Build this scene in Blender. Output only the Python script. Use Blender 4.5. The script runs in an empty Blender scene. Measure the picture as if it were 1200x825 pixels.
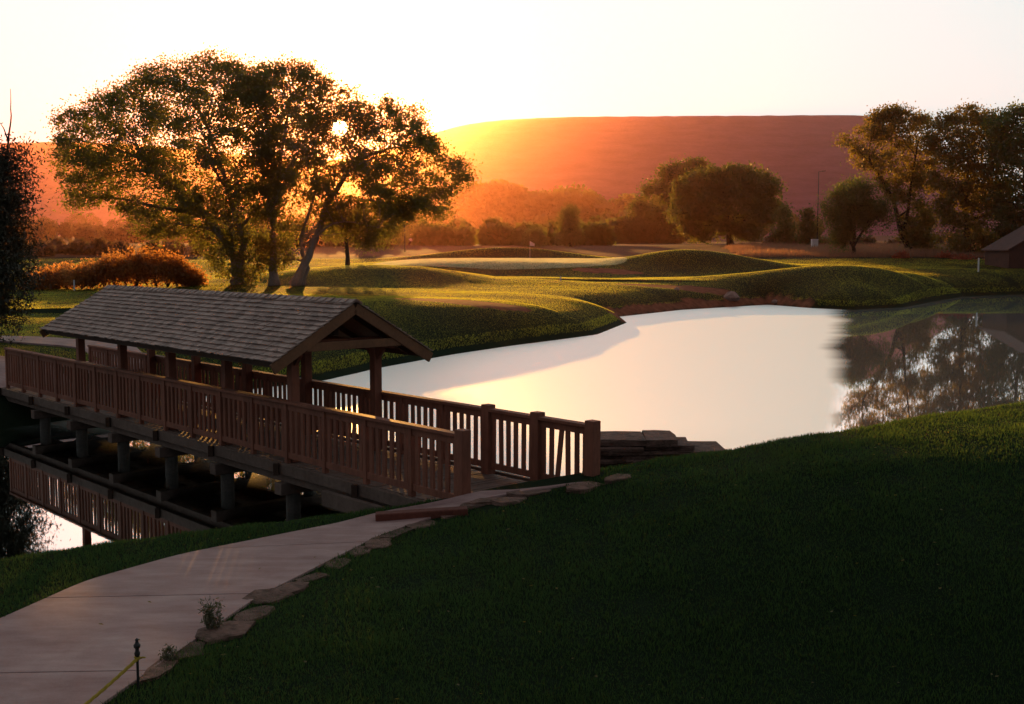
import bpy, math, random
import numpy as np
from mathutils import Vector, Matrix

random.seed(7)
rng = np.random.default_rng(7)
scene = bpy.context.scene
COL = scene.collection
PI = math.pi

# ------------------------------------------------------------------ camera
F = 1344.4                      # focal length in pixels of the 1200 px wide photograph
YH = 291.9                      # horizon row
CAMZ = 4.8                      # eye height over the water
PITCH = math.atan((412.5 - YH) / F)
camd = bpy.data.cameras.new('camera')
cam = bpy.data.objects.new('camera', camd)
COL.objects.link(cam)
camd.sensor_width = 36.0
camd.lens = 36.0 * F / 1200.0
camd.clip_start = 0.1
camd.clip_end = 20000
cam.location = (0, 0, CAMZ)
cam.rotation_euler = (PI / 2 - PITCH, 0, 0)
scene.camera = cam


def ray(px, py):
    u = (px - 600) / F
    v = (412.5 - py) / F
    c, s = math.cos(PITCH), math.sin(PITCH)
    return Vector((u, c + v * s, -s + v * c))


def at_depth(px, py, d):
    """world point seen at a photo pixel, at ground distance d along +Y"""
    r = ray(px, py)
    r = r * (d / r.y)
    return Vector((r.x, r.y, r.z + CAMZ))


def at_z(px, py, z):
    r = ray(px, py)
    r = r * ((z - CAMZ) / r.z)
    return Vector((r.x, r.y, z))


# ------------------------------------------------------------------ sky and sun
SUN_DIR = ray(398, 150).normalized()
SUN_EL = math.asin(SUN_DIR.z)
SUN_AZ = math.atan2(SUN_DIR.x, SUN_DIR.y)
SUN_STRENGTH = 5.0
SUN_COLOR = (1.0, 0.46, 0.10)
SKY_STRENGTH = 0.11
FILL_SKY_TINT = (0.26, 0.235, 0.26)

world = bpy.data.worlds.new('World')
scene.world = world
world.use_nodes = True
wt = world.node_tree
wt.nodes.clear()


def wn(t, **kw):
    n = wt.nodes.new(t)
    for k, v in kw.items():
        setattr(n, k, v)
    return n


sky = wn('ShaderNodeTexSky', sky_type='NISHITA', sun_disc=False, sun_elevation=SUN_EL, sun_rotation=SUN_AZ)
sky.air_density = 1.0
sky.dust_density = 3.0
sky.ozone_density = 1.0
hsv = wn('ShaderNodeHueSaturation')
hsv.inputs['Saturation'].default_value = 0.07
wt.links.new(sky.outputs[0], hsv.inputs['Color'])
# sky brightness compressed by a soft shoulder, never brighter than pale cream
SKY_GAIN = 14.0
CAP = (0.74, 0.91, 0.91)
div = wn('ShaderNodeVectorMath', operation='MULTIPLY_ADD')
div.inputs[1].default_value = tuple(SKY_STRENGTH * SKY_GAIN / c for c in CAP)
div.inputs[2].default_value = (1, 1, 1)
wt.links.new(hsv.outputs[0], div.inputs[0])
soft = wn('ShaderNodeVectorMath', operation='DIVIDE')
wt.links.new(hsv.outputs[0], soft.inputs[0])
wt.links.new(div.outputs[0], soft.inputs[1])
# added dimming and tint overhead and behind the camera, setting the fill light
tc = wn('ShaderNodeTexCoord')
sep = wn('ShaderNodeSeparateXYZ')
wt.links.new(tc.outputs['Generated'], sep.inputs[0])


def maprange(src, a, b, c, d):
    m = wn('ShaderNodeMapRange', interpolation_type='SMOOTHSTEP')
    for n_, v_ in zip(('From Min', 'From Max', 'To Min', 'To Max'), (a, b, c, d)):
        m.inputs[n_].default_value = v_
    wt.links.new(src, m.inputs['Value'])
    return m.outputs[0]


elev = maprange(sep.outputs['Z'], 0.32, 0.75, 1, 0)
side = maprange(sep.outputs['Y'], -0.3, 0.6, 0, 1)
undimmed = wn('ShaderNodeMath', operation='MULTIPLY')
wt.links.new(elev, undimmed.inputs[0])
wt.links.new(side, undimmed.inputs[1])
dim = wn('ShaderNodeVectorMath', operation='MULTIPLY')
dim.inputs[1].default_value = FILL_SKY_TINT
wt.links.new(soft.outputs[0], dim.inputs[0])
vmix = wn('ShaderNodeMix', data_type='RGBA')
wt.links.new(undimmed.outputs[0], vmix.inputs[0])
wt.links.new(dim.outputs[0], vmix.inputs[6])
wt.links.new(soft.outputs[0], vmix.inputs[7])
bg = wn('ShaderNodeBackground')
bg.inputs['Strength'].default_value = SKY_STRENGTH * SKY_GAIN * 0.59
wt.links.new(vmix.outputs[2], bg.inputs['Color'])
# the sun's own disc, in the same direction as the sun lamp
geo = wn('ShaderNodeTexCoord')
dot = wn('ShaderNodeVectorMath', operation='DOT_PRODUCT')
wt.links.new(geo.outputs['Generated'], dot.inputs[0])
dot.inputs[1].default_value = SUN_DIR
gt = wn('ShaderNodeMath', operation='GREATER_THAN')
gt.inputs[1].default_value = math.cos(math.radians(0.36))
wt.links.new(dot.outputs['Value'], gt.inputs[0])
disc = wn('ShaderNodeBackground')
disc.inputs['Color'].default_value = (1.0, 0.78, 0.36, 1)
mul = wn('ShaderNodeMath', operation='MULTIPLY')
mul.inputs[1].default_value = 12.0
wt.links.new(gt.outputs[0], mul.inputs[0])
wt.links.new(mul.outputs[0], disc.inputs['Strength'])
add = wn('ShaderNodeAddShader')
wt.links.new(bg.outputs[0], add.inputs[0])
wt.links.new(disc.outputs[0], add.inputs[1])
wout = wn('ShaderNodeOutputWorld')
wt.links.new(add.outputs[0], wout.inputs['Surface'])

sund = bpy.data.lights.new('sun', 'SUN')
sund.energy = SUN_STRENGTH
sund.color = SUN_COLOR
sund.angle = math.radians(0.5)
sun = bpy.data.objects.new('sun', sund)
COL.objects.link(sun)
sun.location = (-60, 300, 80)
sun.rotation_euler = SUN_DIR.to_track_quat('Z', 'Y').to_euler()

scene.view_settings.view_transform = 'Standard'
scene.view_settings.look = 'None'
scene.view_settings.exposure = 1.0
scene.view_settings.gamma = 1.0
scene.view_settings.use_curve_mapping = False
cy = scene.cycles
cy.use_denoising = True
cy.max_bounces = 6
cy.diffuse_bounces = 2
cy.glossy_bounces = 3
cy.transmission_bounces = 3
cy.volume_bounces = 0
cy.transparent_max_bounces = 8
cy.sample_clamp_indirect = 3.0
cy.caustics_reflective = False
cy.caustics_refractive = False


# ------------------------------------------------------------------ helpers
class MB:
    """collects boxes, tubes and faces; build() links them as ONE mesh object"""

    def __init__(self):
        self.v, self.f = [], []

    def face(self, pts):
        n = len(self.v)
        self.v += [tuple(p) for p in pts]
        self.f.append(tuple(range(n, n + len(pts))))

    def hexa(self, p):
        """8 points: bottom ring then top ring"""
        n = len(self.v)
        self.v += [tuple(q) for q in p]
        for q in ((3, 2, 1, 0), (4, 5, 6, 7), (0, 1, 5, 4), (1, 2, 6, 5), (2, 3, 7, 6), (3, 0, 4, 7)):
            self.f.append(tuple(n + i for i in q))
        return self

    def bar(self, a, b, w, h, up=(0, 0, 1)):
        """rectangular bar from a to b; w across, h along up"""
        a, b = Vector(a), Vector(b)
        d = (b - a).normalized()
        upv = Vector(up)
        if abs(d.dot(upv.normalized())) > 0.99:
            upv = Vector((1, 0, 0))
        s = d.cross(upv).normalized() * (w / 2)
        u = s.cross(d).normalized() * (h / 2)
        self.hexa([a - s - u, a + s - u, b + s - u, b - s - u, a - s + u, a + s + u, b + s + u, b - s + u])
        return self

    def tube(self, pts, rad, n=8, cap=True):
        pts = [Vector(p) for p in pts]
        base = len(self.v)
        ref = None
        for i, p in enumerate(pts):
            d = (pts[min(i + 1, len(pts) - 1)] - pts[max(i - 1, 0)]).normalized()
            if ref is None:
                ref = Vector((1, 0, 0)) if abs(d.x) < 0.9 else Vector((0, 1, 0))
            s = (ref - d * ref.dot(d)).normalized()
            ref = s
            t = d.cross(s)
            for k in range(n):
                a = 2 * PI * k / n
                self.v.append(tuple(p + (s * math.cos(a) + t * math.sin(a)) * rad[i]))
        for i in range(len(pts) - 1):
            for k in range(n):
                k2 = (k + 1) % n
                self.f.append((base + i * n + k, base + i * n + k2, base + (i + 1) * n + k2, base + (i + 1) * n + k))
        if cap:
            self.f.append(tuple(base + k for k in reversed(range(n))))
            self.f.append(tuple(base + (len(pts) - 1) * n + k for k in range(n)))
        return self

    def lathe(self, base, prof, n=14):
        base = Vector(base)
        return self.tube([base + Vector((0, 0, z)) for _, z in prof], [r for r, _ in prof], n)

    def build(self, name, material, parent=None, smooth=False, bevel=0.0, loc=None):
        vs = self.v
        if loc is not None:
            L = Vector(loc)
            vs = [tuple(Vector(p) - L) for p in vs]
        me = bpy.data.meshes.new(name)
        me.from_pydata(vs, [], self.f)
        me.update()
        return link_mesh(name, me, material, parent, smooth, bevel, loc)


def link_mesh(name, me, material, parent=None, smooth=False, bevel=0.0, loc=None):
    o = bpy.data.objects.new(name, me)
    COL.objects.link(o)
    me.materials.append(material)
    if parent is not None:
        o.parent = parent
    if loc is not None:
        o.location = loc
    if smooth:
        me.polygons.foreach_set('use_smooth', [True] * len(me.polygons))
    if bevel > 0:
        m = o.modifiers.new('bevel', 'BEVEL')
        m.width = bevel
        m.segments = 2
        m.limit_method = 'ANGLE'
    return o


def np_mesh(name, verts, k):
    """mesh of separate k-gons from an (n*k,3) array"""
    n = len(verts) // k
    me = bpy.data.meshes.new(name)
    me.vertices.add(n * k)
    me.vertices.foreach_set('co', np.ascontiguousarray(verts, dtype=np.float32).ravel())
    me.loops.add(n * k)
    me.loops.foreach_set('vertex_index', np.arange(n * k, dtype=np.int32))
    me.polygons.add(n)
    me.polygons.foreach_set('loop_start', np.arange(0, n * k, k, dtype=np.int32))
    me.update()
    return me


def tag(o, label, cat, group=None):
    o['label'] = label
    o['category'] = cat
    if group:
        o['group'] = group
    return o


def thing(name, loc, label, cat, group=None):
    o = bpy.data.objects.new(name, None)
    COL.objects.link(o)
    o.location = loc
    o.empty_display_size = 0.3
    return tag(o, label, cat, group)


def structure(o):
    o['kind'] = 'structure'
    return o


def stuff(o, label, cat):
    o['kind'] = 'stuff'
    return tag(o, label, cat)


# ------------------------------------------------------------------ materials
def new_mat(name):
    m = bpy.data.materials.new(name)
    m.use_nodes = True
    nt = m.node_tree
    nt.nodes.clear()
    out = nt.nodes.new('ShaderNodeOutputMaterial')
    return m, nt, out


def ramp(nt, src, stops):
    r = nt.nodes.new('ShaderNodeValToRGB')
    e = r.color_ramp.elements
    while len(e) < len(stops):
        e.new(0.5)
    for i, (p, c) in enumerate(stops):
        e[i].position = p
        e[i].color = (*c, 1)
    nt.links.new(src, r.inputs['Fac'])
    return r.outputs['Color']


def noise(nt, vec, sc, detail=5, rough=0.6, dist=0.0):
    n = nt.nodes.new('ShaderNodeTexNoise')
    n.inputs['Scale'].default_value = sc
    n.inputs['Detail'].default_value = detail
    n.inputs['Roughness'].default_value = rough
    n.inputs['Distortion'].default_value = dist
    nt.links.new(vec, n.inputs['Vector'])
    return n.outputs['Fac']


def mapping(nt, vec, scale=(1, 1, 1), rot=(0, 0, 0)):
    m = nt.nodes.new('ShaderNodeMapping')
    m.inputs['Scale'].default_value = scale
    m.inputs['Rotation'].default_value = rot
    nt.links.new(vec, m.inputs['Vector'])
    return m.outputs[0]


def mixc(nt, fac, a, b, mode='MIX'):
    n = nt.nodes.new('ShaderNodeMix')
    n.data_type = 'RGBA'
    n.blend_type = mode
    if isinstance(fac, (int, float)):
        n.inputs[0].default_value = fac
    else:
        nt.links.new(fac, n.inputs[0])
    for s, i in ((a, 6), (b, 7)):
        if isinstance(s, tuple):
            n.inputs[i].default_value = (*s, 1)
        else:
            nt.links.new(s, n.inputs[i])
    return n.outputs[2]


def bump(nt, h, strength, dist):
    b = nt.nodes.new('ShaderNodeBump')
    b.inputs['Strength'].default_value = strength
    b.inputs['Distance'].default_value = dist
    nt.links.new(h, b.inputs['Height'])
    return b.outputs[0]


def principled(nt, out, col, rough, normal=None, spec=0.4):
    p = nt.nodes.new('ShaderNodeBsdfPrincipled')
    if isinstance(col, tuple):
        p.inputs['Base Color'].default_value = (*col, 1)
    else:
        nt.links.new(col, p.inputs['Base Color'])
    p.inputs['Roughness'].default_value = rough
    p.inputs['Specular IOR Level'].default_value = spec
    if normal is not None:
        nt.links.new(normal, p.inputs['Normal'])
    nt.links.new(p.outputs[0], out.inputs['Surface'])
    return p


def objvec(nt):
    return nt.nodes.new('ShaderNodeTexCoord').outputs['Object']


def simple(name, a, b, sc=3.0, rough=0.8, bmp=0.3, bdist=0.02, stretch=(1, 1, 1), rot=(0, 0, 0), spec=0.3):
    m, nt, out = new_mat(name)
    v = mapping(nt, objvec(nt), stretch, rot)
    n1 = noise(nt, v, sc)
    n2 = noise(nt, v, sc * 7)
    col = ramp(nt, n1, [(0.3, a), (0.7, b)])
    col = mixc(nt, 0.35, col, ramp(nt, n2, [(0.3, tuple(x * 0.55 for x in a)), (0.7, b)]))
    principled(nt, out, col, rough, bump(nt, n2, bmp, bdist), spec)
    return m


def leaf_mat(name, dark, light, trans, tfac=0.45, sc=0.6, gloss=0.06):
    m, nt, out = new_mat(name)
    v = objvec(nt)
    n1 = noise(nt, v, sc, 3)
    n2 = noise(nt, v, sc * 9, 2)
    col = ramp(nt, n1, [(0.35, dark), (0.65, light)])
    col = mixc(nt, 0.4, col, ramp(nt, n2, [(0.35, dark), (0.7, light)]))
    tcol = mixc(nt, n2, trans, tuple(x * 0.5 for x in trans))
    d = nt.nodes.new('ShaderNodeBsdfDiffuse')
    t = nt.nodes.new('ShaderNodeBsdfTranslucent')
    nt.links.new(col, d.inputs['Color'])
    nt.links.new(tcol, t.inputs['Color'])
    mx = nt.nodes.new('ShaderNodeMixShader')
    mx.inputs[0].default_value = tfac
    nt.links.new(d.outputs[0], mx.inputs[1])
    nt.links.new(t.outputs[0], mx.inputs[2])
    g = nt.nodes.new('ShaderNodeBsdfGlossy')
    g.inputs['Roughness'].default_value = 0.45
    g.inputs['Color'].default_value = (0.9, 0.9, 0.8, 1)
    m2 = nt.nodes.new('ShaderNodeMixShader')
    m2.inputs[0].default_value = gloss
    nt.links.new(mx.outputs[0], m2.inputs[1])
    nt.links.new(g.outputs[0], m2.inputs[2])
    nt.links.new(m2.outputs[0], out.inputs['Surface'])
    return m


M = {}
M['leaf_cottonwood'] = leaf_mat('cottonwood_leaf', (0.022, 0.030, 0.008), (0.06, 0.065, 0.016), (0.44, 0.42, 0.055), 0.52)
M['leaf_autumn'] = leaf_mat('autumn_leaf', (0.035, 0.035, 0.010), (0.16, 0.10, 0.018), (0.55, 0.42, 0.05), 0.4, 0.25)
M['leaf_willow'] = leaf_mat('willow_leaf', (0.025, 0.034, 0.010), (0.06, 0.065, 0.018), (0.30, 0.38, 0.05), 0.45, 0.4)
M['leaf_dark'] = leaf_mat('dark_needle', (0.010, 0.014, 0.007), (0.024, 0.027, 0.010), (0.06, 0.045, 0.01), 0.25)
M['leaf_far'] = leaf_mat('far_leaf', (0.04, 0.042, 0.015), (0.09, 0.08, 0.022), (0.32, 0.34, 0.05), 0.4, 0.12)
M['leaf_shrub'] = leaf_mat('shrub_leaf', (0.05, 0.04, 0.015), (0.14, 0.07, 0.02), (0.98, 0.48, 0.12), 0.65, 0.5)
M['leaf_scrub'] = leaf_mat('scrub_leaf', (0.045, 0.022, 0.014), (0.09, 0.04, 0.024), (0.35, 0.20, 0.06), 0.4, 0.2)
M['leaf_red'] = leaf_mat('red_leaf', (0.12, 0.025, 0.015), (0.2, 0.05, 0.02), (0.7, 0.12, 0.04), 0.55, 0.5)
M['weed'] = leaf_mat('weed_blade', (0.06, 0.07, 0.04), (0.12, 0.13, 0.07), (0.25, 0.22, 0.08), 0.4, 2.0)
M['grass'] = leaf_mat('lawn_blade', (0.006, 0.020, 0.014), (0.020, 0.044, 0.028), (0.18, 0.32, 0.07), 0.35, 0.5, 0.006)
M['grass_far'] = leaf_mat('fairway_blade', (0.008, 0.020, 0.010), (0.018, 0.030, 0.014), (0.92, 0.98, 0.12), 0.72, 0.15, 0.004)
M['grass_green'] = leaf_mat('putting_green_blade', (0.05, 0.08, 0.03), (0.07, 0.10, 0.04), (0.98, 1.0, 0.65), 0.78, 0.15, 0.02)
M['meadow'] = leaf_mat('meadow_stalk', (0.10, 0.05, 0.035), (0.2, 0.10, 0.06), (0.5, 0.26, 0.14), 0.5, 0.15)
M['bark'] = simple('cottonwood_bark', (0.18, 0.15, 0.135), (0.40, 0.34, 0.30), 3, 0.95, 0.8, 0.06, (1, 1, 0.2))
M['bark_dark'] = simple('dark_bark', (0.035, 0.028, 0.022), (0.07, 0.055, 0.045), 3, 0.95, 0.8, 0.05, (1, 1, 0.2))
AZ = 0.7267
M['timber'] = simple('bridge_timber', (0.17, 0.062, 0.038), (0.34, 0.13, 0.078), 2.5, 0.75, 0.35, 0.01, (1, 1, 0.25))
M['timber_pale'] = simple('weathered_timber', (0.10, 0.065, 0.05), (0.21, 0.15, 0.12), 1.6, 0.9, 0.5, 0.015)
M['timber_trim'] = simple('gable_timber', (0.15, 0.072, 0.035), (0.26, 0.125, 0.06), 2.5, 0.7, 0.3, 0.01)
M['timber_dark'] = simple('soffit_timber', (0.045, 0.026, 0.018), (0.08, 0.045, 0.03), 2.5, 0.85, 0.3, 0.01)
M['timber_red'] = simple('red_curb_timber', (0.11, 0.03, 0.02), (0.2, 0.06, 0.035), 3, 0.7, 0.4, 0.01)
M['deck'] = simple('deck_plank', (0.12, 0.07, 0.05), (0.22, 0.14, 0.11), 2.0, 0.75, 0.4, 0.01)
M['concrete'] = simple('pile_concrete', (0.07, 0.062, 0.052), (0.13, 0.115, 0.10), 3, 0.9, 0.4, 0.02)
M['stone'] = simple('red_sandstone', (0.13, 0.075, 0.055), (0.30, 0.19, 0.15), 2.2, 0.9, 0.9, 0.05, (1, 1, 2.5))
def stone_var():
    m = M['stone']
    nt = m.node_tree
    p = [n for n in nt.nodes if n.type == 'BSDF_PRINCIPLED'][0]
    src = p.inputs['Base Color'].links[0].from_socket
    oi = nt.nodes.new('ShaderNodeObjectInfo')
    c = ramp(nt, oi.outputs['Random'], [(0.0, (0.6, 0.55, 0.55)), (0.5, (0.95, 0.9, 0.88)), (1.0, (1.25, 1.1, 1.05))])
    v = objvec(nt)
    mo = ramp(nt, noise(nt, v, 6, 5), [(0.45, (1, 1, 1)), (0.62, (0.45, 0.47, 0.42))])
    c2 = mixc(nt, 1.0, src, c, 'MULTIPLY')
    c2 = mixc(nt, 0.8, c2, mo, 'MULTIPLY')
    nt.links.new(c2, p.inputs['Base Color'])


stone_var()
M['rock'] = simple('pale_rock', (0.25, 0.16, 0.13), (0.4, 0.28, 0.24), 1.5, 0.9, 0.6, 0.05)
M['metal_dark'] = simple('dark_metal', (0.012, 0.012, 0.012), (0.03, 0.03, 0.03), 8, 0.45, 0.1, 0.003, spec=0.5)
M['rope'] = simple('yellow_rope', (0.42, 0.28, 0.03), (0.62, 0.45, 0.06), 30, 0.8, 0.8, 0.01)
M['white_paint'] = simple('white_paint', (0.7, 0.7, 0.68), (0.8, 0.8, 0.78), 5, 0.5, 0.05, 0.005)
M['hut_wall'] = simple('hut_plaster', (0.05, 0.03, 0.025), (0.09, 0.05, 0.04), 1, 0.9, 0.3, 0.02)
M['hut_roof'] = simple('hut_roofing', (0.08, 0.05, 0.045), (0.14, 0.09, 0.08), 2, 0.85, 0.4, 0.03)
M['pale_roof'] = simple('pale_roofing', (0.45, 0.36, 0.33), (0.55, 0.46, 0.43), 1, 0.7, 0.1, 0.02)
M['flag'] = simple('flag_cloth', (0.75, 0.72, 0.68), (0.82, 0.8, 0.76), 6, 0.8, 0.1, 0.01)


def shingle_mat():
    m, nt, out = new_mat('wood_shingle')
    v = objvec(nt)
    vor = nt.nodes.new('ShaderNodeTexVoronoi')
    vor.inputs['Scale'].default_value = 5.5
    nt.links.new(v, vor.inputs['Vector'])
    n2 = noise(nt, v, 22)
    bw = nt.nodes.new('ShaderNodeSeparateColor')
    nt.links.new(vor.outputs['Color'], bw.inputs[0])
    c = ramp(nt, bw.outputs[0], [(0.0, (0.20, 0.13, 0.10)), (0.5, (0.36, 0.245, 0.195)), (1.0, (0.54, 0.385, 0.31))])
    c = mixc(nt, 0.3, c, ramp(nt, n2, [(0.3, (0.12, 0.08, 0.07)), (0.7, (0.46, 0.34, 0.30))]))
    principled(nt, out, c, 0.7, bump(nt, n2, 0.5, 0.01), 0.3)
    return m


M['shingle'] = shingle_mat()


def ground_mat():
    m, nt, out = new_mat('turf_ground')
    v = objvec(nt)
    n1 = noise(nt, v, 0.12, 5)
    n2 = noise(nt, v, 2.2, 6)
    n3 = noise(nt, v, 40, 4)
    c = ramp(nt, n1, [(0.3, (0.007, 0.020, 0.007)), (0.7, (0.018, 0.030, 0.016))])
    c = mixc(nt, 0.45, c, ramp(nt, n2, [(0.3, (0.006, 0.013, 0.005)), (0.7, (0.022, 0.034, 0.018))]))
    at = nt.nodes.new('ShaderNodeVertexColor')
    at.layer_name = 'cover'
    sep = nt.nodes.new('ShaderNodeSeparateColor')
    nt.links.new(at.outputs[0], sep.inputs[0])
    soil = ramp(nt, n2, [(0.3, (0.16, 0.055, 0.03)), (0.7, (0.30, 0.12, 0.07))])
    green = ramp(nt, n1, [(0.3, (0.09, 0.13, 0.05)), (0.7, (0.12, 0.16, 0.06))])
    dry = ramp(nt, n2, [(0.3, (0.08, 0.04, 0.025)), (0.7, (0.16, 0.08, 0.045))])
    c = mixc(nt, sep.outputs[0], c, soil)
    c = mixc(nt, sep.outputs[1], c, green)
    c = mixc(nt, sep.outputs[2], c, dry)
    mx = nt.nodes.new('ShaderNodeMath')
    mx.operation = 'ADD'
    nt.links.new(n2, mx.inputs[0])
    nt.links.new(n3, mx.inputs[1])
    p = principled(nt, out, c, 0.9, bump(nt, mx.outputs[0], 0.5, 0.05), 0.03)
    p.inputs['Sheen Weight'].default_value = 0.0
    p.inputs['Sheen Roughness'].default_value = 0.35
    p.inputs['Sheen Tint'].default_value = (0.75, 1.0, 0.25, 1)
    return m


M['ground'] = ground_mat()


def path_mat():
    m, nt, out = new_mat('path_concrete')
    v = objvec(nt)
    n1 = noise(nt, v, 0.9, 6, 0.65, 0.6)
    n2 = noise(nt, mapping(nt, v, (1, 3.5, 1), (0, 0, 0.4)), 1.3, 6, 0.6)
    n3 = noise(nt, v, 60, 4)
    c = ramp(nt, n1, [(0.3, (0.30, 0.15, 0.13)), (0.52, (0.47, 0.28, 0.25)), (0.72, (0.60, 0.42, 0.38))])
    c = mixc(nt, 0.5, c, ramp(nt, n2, [(0.3, (0.24, 0.13, 0.12)), (0.7, (0.58, 0.44, 0.41))]))
    c = mixc(nt, 0.2, c, ramp(nt, n3, [(0.3, (0.08, 0.05, 0.045)), (0.7, (0.3, 0.22, 0.2))]))
    principled(nt, out, c, 0.75, bump(nt, n3, 0.25, 0.006), 0.3)
    return m


M['path'] = path_mat()


def water_mat():
    m, nt, out = new_mat('pond_water')
    v = objvec(nt)
    n1 = noise(nt, mapping(nt, v, (1, 0.35, 1)), 0.8, 4, 0.5)
    b = bump(nt, n1, 0.012, 0.12)
    fr = nt.nodes.new('ShaderNodeFresnel')
    fr.inputs['IOR'].default_value = 1.33
    nt.links.new(b, fr.inputs['Normal'])
    mr = nt.nodes.new('ShaderNodeMapRange')
    mr.inputs['To Min'].default_value = 0.6
    mr.inputs['To Max'].default_value = 1.0
    mr.inputs['From Max'].default_value = 0.4
    nt.links.new(fr.outputs[0], mr.inputs['Value'])
    d = nt.nodes.new('ShaderNodeBsdfDiffuse')
    d.inputs['Color'].default_value = (0.006, 0.007, 0.005, 1)
    g = nt.nodes.new('ShaderNodeBsdfGlossy')
    g.inputs['Roughness'].default_value = 0.02
    g.inputs['Color'].default_value = (0.93, 0.97, 0.97, 1)
    nt.links.new(b, g.inputs['Normal'])
    # a light breeze ripples the open pond; the channel by the bridge and the lee of the right bank lie calm
    g2 = nt.nodes.new('ShaderNodeBsdfGlossy')
    g2.inputs['Roughness'].default_value = 0.5
    g2.inputs['Color'].default_value = (0.95, 0.985, 0.95, 1)
    sx = nt.nodes.new('ShaderNodeSeparateXYZ')
    nt.links.new(v, sx.inputs[0])

    def mrange(src, a, b_, c, d_):
        q = nt.nodes.new('ShaderNodeMapRange')
        q.interpolation_type = 'SMOOTHSTEP'
        for n_, v_ in zip(('From Min', 'From Max', 'To Min', 'To Max'), (a, b_, c, d_)):
            q.inputs[n_].default_value = v_
        nt.links.new(src, q.inputs['Value'])
        return q.outputs[0]
    ch = nt.nodes.new('ShaderNodeMath')            # distance along the normal of the bridge line
    ch.operation = 'MULTIPLY_ADD'
    ch.inputs[1].default_value = 0.89
    nt.links.new(sx.outputs['X'], ch.inputs[0])
    nt.links.new(sx.outputs['Y'], ch.inputs[2])
    open_l = mrange(ch.outputs[0], 18.0, 24.0, 0, 1)
    rt = nt.nodes.new('ShaderNodeMath')            # bearing x / y: the right bank
    rt.operation = 'DIVIDE'
    nt.links.new(sx.outputs['X'], rt.inputs[0])
    nt.links.new(sx.outputs['Y'], rt.inputs[1])
    rn_ = nt.nodes.new('ShaderNodeMath')
    rn_.operation = 'MULTIPLY_ADD'
    rn_.inputs[1].default_value = 0.05
    nt.links.new(noise(nt, mapping(nt, v, (0.05, 0.10, 1)), 1.0, 3, 0.5), rn_.inputs[0])
    nt.links.new(rt.outputs[0], rn_.inputs[2])
    open_r = mrange(rn_.outputs[0], 0.298, 0.322, 1, 0.04)
    op = nt.nodes.new('ShaderNodeMath')
    op.operation = 'MULTIPLY'
    nt.links.new(open_l, op.inputs[0])
    nt.links.new(open_r, op.inputs[1])
    gm = nt.nodes.new('ShaderNodeMixShader')
    nt.links.new(op.outputs[0], gm.inputs[0])
    nt.links.new(g.outputs[0], gm.inputs[1])
    nt.links.new(g2.outputs[0], gm.inputs[2])
    mx = nt.nodes.new('ShaderNodeMixShader')
    nt.links.new(mr.outputs[0], mx.inputs[0])
    nt.links.new(d.outputs[0], mx.inputs[1])
    nt.links.new(gm.outputs[0], mx.inputs[2])
    nt.links.new(mx.outputs[0], out.inputs['Surface'])
    return m


M['water'] = water_mat()


def mesa_mat():
    m, nt, out = new_mat('mesa_rock')
    v = objvec(nt)
    n1 = noise(nt, mapping(nt, v, (1, 1, 4)), 0.012, 6)
    n2 = noise(nt, v, 0.09, 6)
    c = ramp(nt, n1, [(0.3, (0.11, 0.03, 0.055)), (0.7, (0.30, 0.09, 0.155))])
    c = mixc(nt, 0.4, c, ramp(nt, n2, [(0.35, (0.12, 0.04, 0.07)), (0.7, (0.26, 0.08, 0.13))]))
    principled(nt, out, c, 0.95, bump(nt, n2, 0.5, 3.0), 0.1)
    return m


M['mesa'] = mesa_mat()

# ------------------------------------------------------------------ terrain
ca, sa = math.cos(AZ), math.sin(AZ)


def BP(s, q, z=0.0):
    """bridge coordinates: s along the bridge (away), q across (to the right)"""
    return Vector((q * ca - s * sa, q * sa + s * ca, z))


def wpt(px, py):
    p = at_z(px, py, 0)
    return (p.x, p.y)


LAKE = [(-12, 13.4), (-8.5, 14.7), (-6.6, 16.2), (-4.6, 17.4), (-2.8, 18.4), (-1.2, 19.3), (0.5, 20.0), (2.5, 20.6), (5, 21.5),
        (10, 23.5), (20, 26), (40, 27), (70, 32), (92, 60), (95, 105), (85, 128), wpt(1200, 345), wpt(1130, 347), wpt(1095, 353),
        wpt(1060, 360), wpt(1000, 363), wpt(950, 361), wpt(900, 357), wpt(800, 363), wpt(745, 369), wpt(722, 371.5), wpt(735, 378),
        wpt(720, 384), wpt(700, 392), wpt(655, 398), wpt(600, 405), wpt(533, 415), wpt(467, 427), wpt(440, 432), wpt(424, 436), wpt(380, 446),
        (-9.5, 38.5), (-11.9, 33), (-14, 29.8), (-18, 27.5), (-26, 26), (-40, 26), (-70, 24), (-70, 8), (-40, 11), (-20, 13)]
LP = np.array(LAKE)


def lake_sd(x, y):
    """signed distance to the shoreline, positive on land"""
    best = np.full(x.shape, 1e9)
    inside = np.zeros(x.shape, bool)
    n = len(LP)
    for i in range(n):
        ax, ay = LP[i]
        bx, by = LP[(i + 1) % n]
        dx, dy = bx - ax, by - ay
        t = np.clip(((x - ax) * dx + (y - ay) * dy) / (dx * dx + dy * dy), 0, 1)
        best = np.minimum(best, (x - ax - t * dx) ** 2 + (y - ay - t * dy) ** 2)
        cond = (ay > y) != (by > y)
        with np.errstate(divide='ignore', invalid='ignore'):
            xi = ax + (y - ay) * dx / (dy if dy != 0 else 1e-9)
        inside ^= cond & (x < xi)
    d = np.sqrt(best)
    return np.where(inside, -d, d)


def sstep(t):
    t = np.clip(t, 0, 1)
    return t * t * (3 - 2 * t)


_ph = rng.uniform(0, 6.28, (40, 2))
_dr = rng.uniform(0, 6.28, 40)


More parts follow.
